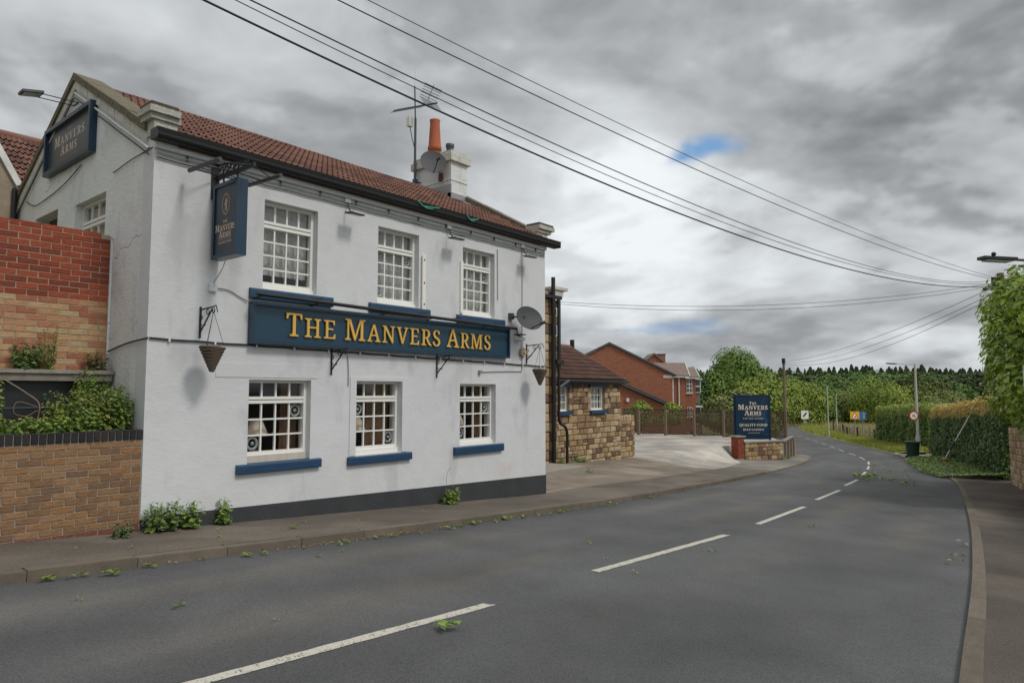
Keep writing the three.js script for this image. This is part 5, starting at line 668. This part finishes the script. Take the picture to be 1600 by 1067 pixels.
{ const l = lampColumn('street_lamp', 'black street lamp head reaching in over the right pavement', 16.0, 8.75, -1.0, 5.52, -.95, -1.08, .07, M.black); const n = new THREE.SphereGeometry(.05, 8, 6); n.translate(-1.25, 5.66, -1.42); part('sensor', n, M.black, l);
  const s = thing('bus_stop_flag', 'white and violet notice plate at the right edge', 'notice', [14.75, 1.66, 7.92], -.88); const t = canvasTex(256, 320, (c, W, H) => { c.fillStyle = '#c9cbe0'; c.fillRect(0, 0, W, H); c.fillStyle = '#6f70a8'; c.fillRect(0, 0, W, 60); c.fillStyle = '#232344'; c.fillRect(70, 14, 60, 36); c.fillStyle = '#8d8fb0'; c.beginPath(); c.arc(150, 130, 34, 0, 7); c.fill(); c.fillStyle = '#55565f'; for (let i = 0; i < 5; i++) c.fillRect(24, 180 + i * 18, 120 + (i * 37) % 60, 8); c.fillStyle = '#6f70a8'; c.fillRect(0, 282, W, 38); }); const p = new THREE.PlaneGeometry(.44, .50); p.translate(0, .26, .012); part('plate', p, printMat(t, .4), s); part('backing', bx(-.225, .225, .0, .52, -.01, .01), M.white, s); part('post', rod([.27, -2.55, -.03], [.27, .7, -.03], .03), M.greyMetal, s); part('strap', bx(.2, .3, .2, .25, -.06, .012), M.greyMetal, s); }
{ // utility poles and wires
  const p1 = thing('utility_pole', 'wooden utility pole top rising behind the laurel', 'utility pole', [27.1, -1.8, 7.0]); part('pole', rod([0, -.2, 0], [-.1, 7.75, -.35], .14, .11, 10), M.woodPost, p1); part('crossbar', bar([-.1, 7.2, -.9], [-.1, 7.2, .3], .09, .09), M.wood, p1); part('insulators', bx(-.3, .05, 7.25, 7.6, -.62, -.28), M.black, p1); const T = [26.95, 5.75, 6.55];
  const p2 = thing('utility_pole', 'bare wooden utility pole standing beyond the fence end', 'utility pole', [58.2, -3.0, -11.2]); part('pole', rod([0, -.5, 0], [0, 7.3, 0], .16, .11, 10), M.woodPost, p2); part('cap', bx(-.12, .12, 7.05, 7.5, -.12, .12), M.black, p2);
  const wire = (label, a, b, sag, r) => { const P = []; for (let i = 0; i <= 30; i++) { const t = i / 30; P.push([lerp(a[0], b[0], t), lerp(a[1], b[1], t) - sag * 4 * t * (1 - t), lerp(a[2], b[2], t)]); } solo('overhead_wire', tube(P, r, 70, 5), M.wire, label, 'wire', 'overhead wires'); };
  wire('thickest overhead cable, lowest of those crossing above the pub', [T[0], 5.50, T[2]], [-10, 7.3, .5], 1.7, .013); wire('thin overhead wire just above the thickest cable', [T[0], 5.58, T[2]], [-10, 7.5, .45], 1.68, .006); wire('overhead wire crossing the aerial, third from the top', [T[0], 5.70, T[2]], [-10, 5.8, 2.75], 1.4, .0065); wire('overhead wire second from the top of the picture', [T[0], 5.70, T[2]], [-10, 6.7, 1.25], .8, .0075); wire('topmost overhead wire in the picture', [T[0], 5.76, T[2]], [-10, 8.5, -1.0], .8, .0065);
  wire('upper wire from the pole to the stone range', [T[0], 5.6, T[2]], [15.7, 4.75, -5.3], .45, .008); wire('lower wire from the pole to the stone range', [T[0], 5.5, T[2]], [15.7, 4.68, -5.3], .52, .008);
  for (const [dy, sg, lb] of [[.0, .5, 'highest wire sloping down to the bare pole beyond the fence'], [-.22, .7, 'middle wire sloping down to the bare pole beyond the fence'], [-.34, .95, 'lowest wire sloping down to the bare pole beyond the fence']]) wire(lb, [T[0], 5.5 + dy, T[2]], [58.2, 4.2 + dy * .6, -11.2], sg, .010);
}
{ // signs beyond
  const sg = (name, label, x, z, yb, yc, w, h, draw, back, turn = -.882) => { const s = thing(name, label, 'road sign', [x, yb, z], turn); const t = canvasTex(256, Math.round(256 * h / w), draw); const p = new THREE.PlaneGeometry(w, h); p.translate(0, yc - yb, .062); part('face', p, printMat(t, .5), s); part('plate', bx(-w / 2, w / 2, yc - yb - h / 2, yc - yb + h / 2, .045, .058), M.greyMetal, s); part('post', rod([0, -.3, 0], [0, yc - yb + h * .4, 0], .045), M.greyMetal, s); return s; };
  const s1 = sg('striped_sign', 'white square road sign with a black diagonal bar', 111.8, -25.3, -4.55, -2.2, 1.2, 1.35, (c, W, H) => { c.fillStyle = '#e8e8e4'; c.fillRect(0, 0, W, H); c.save(); c.translate(W / 2, H / 2); c.rotate(-.85); c.fillStyle = '#15171a'; c.fillRect(-90, -26, 180, 52); c.restore(); }); part('repeater_plate', bx(-.25, .25, .95, 1.4, .04, .06), M.greyMetal, s1);
  sg('warning_sign', 'yellow board with a red-edged warning triangle beyond the verge', 78.6, -10.3, -3.85, -1.05, 1.0, .86, (c, W, H) => { c.fillStyle = '#f0b81a'; c.fillRect(0, 0, W, H); c.beginPath(); c.moveTo(W / 2, 14); c.lineTo(W - 34, H - 22); c.lineTo(34, H - 22); c.closePath(); c.fillStyle = '#f4f2ee'; c.fill(); c.lineWidth = 20; c.strokeStyle = '#b8281e'; c.lineJoin = 'round'; c.stroke(); c.fillStyle = '#17181a'; c.beginPath(); c.moveTo(92, 160); c.lineTo(165, 160); c.lineTo(158, 118); c.lineTo(120, 138); c.closePath(); c.fill(); });
  sg('information_sign', 'small blue sign partly behind the yellow warning board', 80.3, -9.9, -3.9, -1.15, .8, .92, (c, W, H) => { c.fillStyle = '#3d6c9c'; c.fillRect(0, 0, W, H); c.fillStyle = '#b9cbe0'; for (let i = 0; i < 5; i++) c.fillRect(140, 40 + i * 46, 70, 16); });
  const rs = thing('round_sign', 'round red-edged sign on the concrete lamp column', 'road sign', [56.35, -.25, -1.02], -.2); const t = canvasTex(256, 256, (c) => { c.fillStyle = '#b3231c'; c.beginPath(); c.arc(128, 128, 128, 0, 7); c.fill(); c.fillStyle = '#e6e3df'; c.beginPath(); c.arc(128, 128, 98, 0, 7); c.fill(); c.fillStyle = '#8b8587'; c.beginPath(); c.ellipse(112, 120, 44, 20, -.5, 0, 7); c.fill(); c.fillStyle = '#a04a46'; c.beginPath(); c.ellipse(146, 148, 36, 14, .6, 0, 7); c.fill(); }); const dg = new THREE.CircleGeometry(.36, 28); dg.rotateY(-.75); part('face', dg, printMat(t, .5), rs); const dk = new THREE.CylinderGeometry(.37, .37, .02, 28); dk.rotateX(Math.PI / 2); dk.rotateY(-.75); dk.translate(.012, 0, -.014); part('plate', dk, std(.5, .06, .05, .6), rs); part('bracket', rod([.05, 0, -.03], [.25, 0, .12], .025), M.greyMetal, rs);
}
{ // wheelie bin
  const b = thing('wheelie_bin', 'dark green wheelie bin standing at the driveway', 'bin', [44.4, -2.50, .75], .45); const gm = std(.012, .045, .022, .5); const body = new THREE.CylinderGeometry(.41, .33, .92, 4, 1); body.rotateY(Math.PI / 4); body.scale(.98, 1, 1.15); body.translate(0, .56, 0); part('body', uvBox(body), gm, b); const lid = bx(-.31, .31, 1.02, 1.08, -.38, .36); part('lid', lid, gm, b); part('handle', bx(-.24, .24, .95, 1.0, -.44, -.37), gm, b); for (const s of [-1, 1]) { const w = new THREE.CylinderGeometry(.10, .10, .06, 16); w.rotateZ(Math.PI / 2); w.translate(s * .23, .10, -.26); part('wheel', w, M.black, b); } part('lid_rim', bx(-.32, .32, .985, 1.02, -.36, .37), gm, b);
  // pole hedge trimmer leaning on the hedge
  const h = thing('hedge_trimmer', 'long-reach hedge trimmer leaning against the dark hedge', 'trimmer', [33.0, -1.75, 3.75]); part('shaft', rod([.05, .2, .06], [.78, 2.38, 1.12], .022), M.white, h); part('grip', rod([.22, .72, .31], [.36, 1.12, .50], .045), M.black, h); part('engine', new THREE.SphereGeometry(.10, 12, 8).scale(1, .8, 1.3).translate(.1, .30, .12), std(.38, .15, .07, .6), h); part('blade', rod([.78, 2.38, 1.12], [.9, 2.8, 1.28], .02, .012), M.greyMetal, h);
  const ps = thing('wooden_post', 'thin wooden post in front of the laurel shadow', 'post', [31.2, -1.95, 6.05]); part('shaft', rod([0, -.2, 0], [.03, 2.0, .02], .07, .06, 8), M.wood, ps); part('band', rod([0, .12, 0], [0, .2, 0], .075), M.white, ps);
  const bg = thing('black_bag', 'small black bag lying by the hedge clippings', 'bag', [28.7, -1.76, 4.55]); const sg = new THREE.SphereGeometry(.16, 12, 8), pa = sg.attributes.position; for (let i = 0; i < pa.count; i++) { const k = 1 + .3 * (n3(pa.getX(i) * 9, pa.getY(i) * 9, pa.getZ(i) * 9) - .5); pa.setXYZ(i, pa.getX(i) * k * 1.2, pa.getY(i) * k * .8, pa.getZ(i) * k); } sg.computeVertexNormals(); sg.translate(0, .11, 0); part('sack', sg, M.black, bg);
}
{ // paling fence in the long grass
  const r = rng(17), pts = []; const f = thing('paling_fence', 'weathered low paling fence in long grass beyond the verge', 'fence'); for (let i = 0; i < 34; i++) { const t = i / 33, x = lerp(100, 68, t), z = lerp(-18.0, -5.6, t) + .3 * Math.sin(t * 9); const y = g0(x), h = 1.05 + .4 * r(); part(i % 7 === 0 ? 'post' : 'pale', rod([x, y - .2, z], [x + (r() - .5) * .15, y + h, z + (r() - .5) * .15], i % 7 === 0 ? .11 : .05, i % 7 === 0 ? .10 : .045, 5), i % 7 === 0 ? M.wood : M.woodGrey, f); } part('wire', tube([[100, g0(100) + .9, -18], [84, g0(84) + .9, -11.6], [68, g0(68) + .9, -5.6]], .02, 20, 4), M.wire, f);
}
// ---------------------------------------------------------------- grass, weeds and clippings
function blades(n, place, hmin, hmax, wid, pal, seed, name, label, mat = M.leafFar) { const r = rng(seed), p = [], c = []; for (let i = 0; i < n; i++) { const [x, y, z] = place(r); const h = lerp(hmin, hmax, r()), a = r() * 6.283, lean = h * .45 * r(), la = r() * 6.283, cx = Math.cos(a) * wid, cz = Math.sin(a) * wid, col = mixc(pal[0], pal[1], r()); p.push(x - cx, y, z - cz, x + cx, y, z + cz, x + Math.cos(la) * lean, y + h, z + Math.sin(la) * lean); for (let k = 0; k < 3; k++) c.push(...col); } const g = new THREE.BufferGeometry(); g.setAttribute('position', new THREE.Float32BufferAttribute(p, 3)); g.setAttribute('color', new THREE.Float32BufferAttribute(c, 3)); g.computeVertexNormals(); return solo(name, g, mat, label, 'grass', undefined, 'stuff'); }
const edgeR = (x) => interp(x, CRr.map(p => p.x), CRr.map(p => p.z));
blades(26000, (r) => { const x = lerp(52, 130, Math.pow(r(), 1.3)), w = interp(x, [51, 60, 90, 130], [2.2, 3.2, 4.2, 5]), t = r(); return [x, roadY(x) + .05 + .16 * Math.sqrt(t), edgeR(x) + .05 + t * w]; }, .12, .38, .035, [[.20, .24, .04], [.42, .42, .09]], 71, 'verge_grass', 'rough yellow-green grass on the verge round the bend');
blades(16000, (r) => { const x = lerp(64, 112, r()), w = interp(x, [51, 60, 90, 130], [2.2, 3.2, 4.2, 5]); return [x, g0(x) - .1, edgeR(x) + w * .9 + r() * 7]; }, .7, 1.5, .04, [[.32, .28, .12], [.50, .43, .21]], 72, 'long_grass', 'pale seeding long grass around the paling fence');
blades(9000, (r) => { const x = lerp(118, 175, r()); return [x, terrY(x) + .1, -52 + r() * 26 + (x - 130) * -.2]; }, .5, 1.2, .07, [[.20, .17, .08], [.30, .25, .11]], 73, 'bank_grass', 'tan grass bank on the far side of the bend');
{ // hedge clippings heaped on the ground
  const L = new Leaves(), r = rng(19); for (let i = 0; i < 15000; i++) { const t = r(), x = lerp(27.3, 43.5, t), zf = interp(x, [27.3, 30, 35.5, 43.5], [4.4, 3.5, 2.2, .35]), zb = interp(x, [27.3, 43.5], [6.6, 2.4]), u = Math.pow(r(), .8), z = lerp(zf + .5 * (fbm(x * 1.5, 0, 3, 3) - .5), zb, u); const y = roadY(x) + .03 + .40 * Math.sqrt(u) * fbm(x * .9, 1, z * .9, 3) + r() * .05; const s = .085 * (.6 + .8 * r()); L.add(x, y, z, (r() - .5), 1, (r() - .5), s * 1.5, s * .8, mixc([.11, .20, .03], [.32, .42, .09], r()), r); } solo('hedge_clippings', L.geo(), M.leaf, 'green hedge clippings heaped along the right side of the road', 'clippings', undefined, 'stuff');
  const P = []; }
function weed(name, label, x, y, z, n, h, spread, size, pal, seed, flowers = 0, category = 'weed', group) { const t = thing(name, label, category, [x, y, z], 0, group), r = rng(seed), L = new Leaves(), st = []; const F = new Leaves(); for (let s = 0; s < n; s++) { const a = r() * 6.283, d = spread * Math.sqrt(r()), hx = Math.cos(a) * d, hz = Math.sin(a) * d, hh = h * (.45 + .55 * r()); const bx0 = hx * .5, bz0 = hz * .5; st.push(rod([bx0, 0, bz0], [hx, hh, hz], .004, .002, 4)); const k = Math.max(5, Math.round(hh / size * 2.6)); for (let i = 0; i < k; i++) { const v = (i + .5) / k, rr = size * (1.2 - .6 * v), aa = r() * 6.283; const s2 = size * (1.25 - .65 * v) * (.7 + .5 * r()); L.add(lerp(bx0, hx, v) + Math.cos(aa) * rr, hh * v + .01, lerp(bz0, hz, v) + Math.sin(aa) * rr, Math.cos(aa) * .6 + (r() - .5) * .6, .9, Math.sin(aa) * .6 + (r() - .5) * .6, s2 * 1.4, s2 * .9, mixc(pal[0], pal[1], r()), r); } if (flowers && r() < flowers) for (let q = 0; q < 5; q++) F.add(hx + (r() - .5) * .02, hh + .01, hz + (r() - .5) * .02, r() - .5, 1, r() - .5, .035, .03, [.62, .48, .03], r); } part('leaves', L.geo(), M.leaf, t); part('stems', merge(st), std(.08, .11, .03, .9), t); if (F.p.length) part('flowers', F.geo(), M.leaf, t); return t; }
weed('weed_clump', 'largest green weed clump at the pub corner beside the brick wall', .16, .0, .14, 26, .36, .24, .055, PAL.mid, 1); weed('weed_clump', 'spreading leafy weed on the plinth right of the corner clump', .52, -.02, .12, 16, .34, .18, .055, PAL.laurel, 2); weed('weed_clump', 'slender weed standing apart below the first ground-floor window', .98, -.05, .10, 10, .34, .10, .055, PAL.laurel, 3); weed('weed_clump', 'weed with a tall dead stalk below the last ground-floor window', 5.05, -.30, .12, 18, .33, .17, .06, PAL.laurel, 4); weed('weed_clump', 'dark weed in the pavement in front of the brown brick wall', -.32, .02, .32, 8, .22, .12, .05, PAL.deep, 5);
weed('weed_clump', 'low green weeds at the foot of the stone annexe', 17.0, -1.0, -5.2, 20, .38, .35, .08, PAL.laurel, 6); weed('weed_clump', 'small green weed at the annexe drainpipe', 15.6, -.86, -5.1, 10, .2, .3, .07, PAL.mid, 7); weed('weed_clump', 'weed tuft at the end of the stone step', 13.8, -.9, -2.75, 10, .25, .15, .07, PAL.mid, 8); weed('weed_clump', 'weed at the corner of the sign wall boards', 33.9, -1.95, -3.4, 10, .3, .3, .08, PAL.laurel, 9);
{ const s = thing('dead_stalk', 'thin dead flower stalk leaning by the plinth weed', 'stalk', [5.02, -.25, .1]); part('stem', tube([[0, 0, 0], [-.05, .3, .02], [-.02, .5, .02], [.06, .56, .02]], .004, 14, 4), M.woodGrey, s); }
// plants filling the raised bed behind the brown wall
{ const r = rng(23); const lab = ['bushy green plant at the pub end of the raised bed', 'leafy plant in the raised bed, second from the pub', 'tall green plant climbing to the ledge in the raised bed', 'spreading ground plant over the middle of the black coping', 'flowering weed with yellow heads in the raised bed', 'low trailing plant over the coping left of the middle', 'dark leafy plant at the left part of the raised bed', 'green plant at the far left edge of the raised bed'];
  [[-.18, -.35, .62, .20, .05], [-.42, -.35, .60, .26, .05], [-.34, -.75, .82, .26, .05], [-.62, -.22, .34, .24, .05], [-.62, -.6, .55, .26, .045], [-.95, -.22, .25, .24, .05], [-1.2, -.3, .26, .26, .05], [-1.5, -.4, .7, .22, .07]].forEach(([x, z, h, sp, sz], i) => weed('bed_plant', lab[i], x, 1.1, z, 60, h, sp, sz, i % 3 === 1 ? PAL.lime : PAL.laurel, 30 + i, i % 2 ? .15 : .08, 'plant', 'plants in the raised bed'));
  weed('ledge_plant', 'leafy plant growing on the ledge below the red wall', -.92, 1.9, -1.02, 34, .34, .16, .05, PAL.mid, 50, .05, 'plant'); weed('ledge_plant', 'dry brownish weed on the ledge next to the pub', -.18, 1.9, -1.02, 26, .24, .14, .035, [[.10, .09, .03], [.2, .17, .06]], 51, .2, 'plant'); weed('ledge_plant', 'tall thin yellow-flowered weed against the pinkish bricks', -.72, 1.9, -1.03, 5, .62, .12, .03, PAL.laurel, 52, 1, 'plant');
  const v = thing('dead_vine', 'curling dry stems against the black board', 'vine', [-1.0, 1.12, -.75]); part('stems', merge([tube([[-.2, .65, 0], [0, .5, .03], [.12, .38, .05], [.1, .1, .05], [.12, -.05, .02]], .008, 24, 5), tube([[.1, .35, .05], [-.1, .4, .06], [-.12, .28, .06], [.0, .24, .05], [.1, .3, .05]], .004, 24, 4), tube([[.1, .3, .05], [.3, .24, .05], [.34, .32, .04], [.28, .3, .03]], .004, 20, 4), tube([[.11, .2, .05], [-.05, .1, .06], [-.1, .0, .04]], .005, 14, 4), tube([[.11, .2, .05], [.2, .08, .06], [.24, -.02, .04]], .005, 14, 4)]), std(.27, .19, .14, .95), v); }
// fallen sprigs of leaves
{ const mk = (seed, n, size, pal) => { const L = new Leaves(), r = rng(seed); for (let i = 0; i < n; i++) { const a = r() * 6.283, d = size * .9 * Math.sqrt(r()); L.add(Math.cos(a) * d * 1.5, .012 + r() * size * .5, Math.sin(a) * d, (r() - .5) * 1.1, 1, (r() - .5) * 1.1, size * 1.0, size * .62, mixc(pal[0], pal[1], r()), r); } return L.geo(); };
  const G = [mk(1, 9, .05, PAL.laurel), mk(2, 6, .045, PAL.mid), mk(3, 12, .05, PAL.laurel), mk(4, 4, .04, PAL.lime), mk(5, 3, .035, [[.3, .25, .12], [.45, .38, .2]])]; const r = rng(44);
  const sp = (x, z, k, sc, where, label) => { const m = solo('leaf_sprig', G[k], M.leaf, label || (where === 'road' ? 'small fallen leaf sprig lying on the asphalt road' : where === 'gutter' ? 'small fallen leaf sprig lying against the left kerb' : where === 'far' ? 'scattered leaf sprig on the road before the hedge clippings' : 'small fallen leaf sprig lying on the pub pavement'), 'leaf sprig', label ? undefined : 'fallen sprigs, ' + where); const y = where === 'pavement' ? g0(x) + .002 : roadY(x) + .003; m.position.set(x, y, z); m.scale.setScalar(sc * 1.25); m.rotation.y = r() * 6.28; };
  sp(.15, 4.95, 2, 1.25, 'road', 'large yellow-green leaf sprig lying beside the nearest lane marking'); sp(-.95, 3.1, 1, .9, 'road', 'dark upright leaf lying alone in the nearest left lane');
  for (const [x, z, k, s] of [[-1.4, 2.4, 3, .7], [1.0, 2.1, 1, .7], [1.35, 2.05, 3, .7], [4.2, 3.6, 1, .9], [5.0, 4.9, 1, .9], [3.0, 4.9, 4, .9], [3.4, 4.3, 4, .8], [7.5, 3.2, 4, .8], [-.6, 3.9, 3, .5], [2.4, 2.5, 4, .7], [8.6, 5.1, 1, 1], [6.2, 3.0, 4, .8]]) sp(x, z, k, s, 'road');
  for (let i = 0; i < 34; i++) { const x = -1.6 + i * .3 + r() * .25, z = interp(x, CL.map(p => p.x), CL.map(p => p.z)) + .06 + r() * .12; sp(x, z, Math.floor(r() * 5), .6 + .6 * r(), 'gutter'); } for (const x of [10.2, 12.5, 13.3, 15.6, 18.8, 22.2]) sp(x, interp(x, CL.map(p => p.x), CL.map(p => p.z)) + .1, Math.floor(r() * 4), 1.1, 'gutter');
  for (const [x, z, k, s] of [[-.9, .75, 3, .7], [.5, .9, 1, .8], [.75, .45, 3, .8], [1.5, .85, 2, .9], [1.9, .5, 1, .7], [2.6, .8, 1, .8], [-.5, 1.0, 3, .7], [3.9, .7, 4, .8], [.3, .35, 4, 1]]) sp(x, z, k, s, 'pavement');
  for (let i = 0; i < 26; i++) { const x = 20 + r() * 16, z = interp(x, [20, 36], [3.4, .6]) + (r() - .3) * 2.2; sp(x, z, Math.floor(r() * 3), 1 + r() * 1.2, 'far'); } for (const [x, z] of [[23.5, 2.6], [24.1, 2.3], [24.6, 2.7]]) sp(x, z, 2, 3, 'far'); for (const [x, z] of [[6.6, 7.35], [7.1, 7.32], [8.5, 7.2]]) sp(x, z, 4, 2, 'road'); }
// fallen orange leaf litter in the left gutter
{ const L = new Leaves(), r = rng(90); for (let i = 0; i < 420; i++) { const x = lerp(1.0, 3.2, r()), z = interp(x, CL.map(p => p.x), CL.map(p => p.z)) + .01 + .14 * r() * r(); L.add(x, roadY(x) + .006 + .012 * r(), z, (r() - .5), 1.3, (r() - .5), .022, .014, mixc([.30, .17, .06], [.48, .36, .15], r()), r); } solo('leaf_litter', L.geo(), M.leaf, 'dry orange leaf litter along the left kerb below the first windows', 'leaf litter', undefined, 'stuff'); }
scene.traverse(o => { if (o.isMesh) { o.castShadow = true; o.receiveShadow = true; } });
renderer.render(scene, camera);
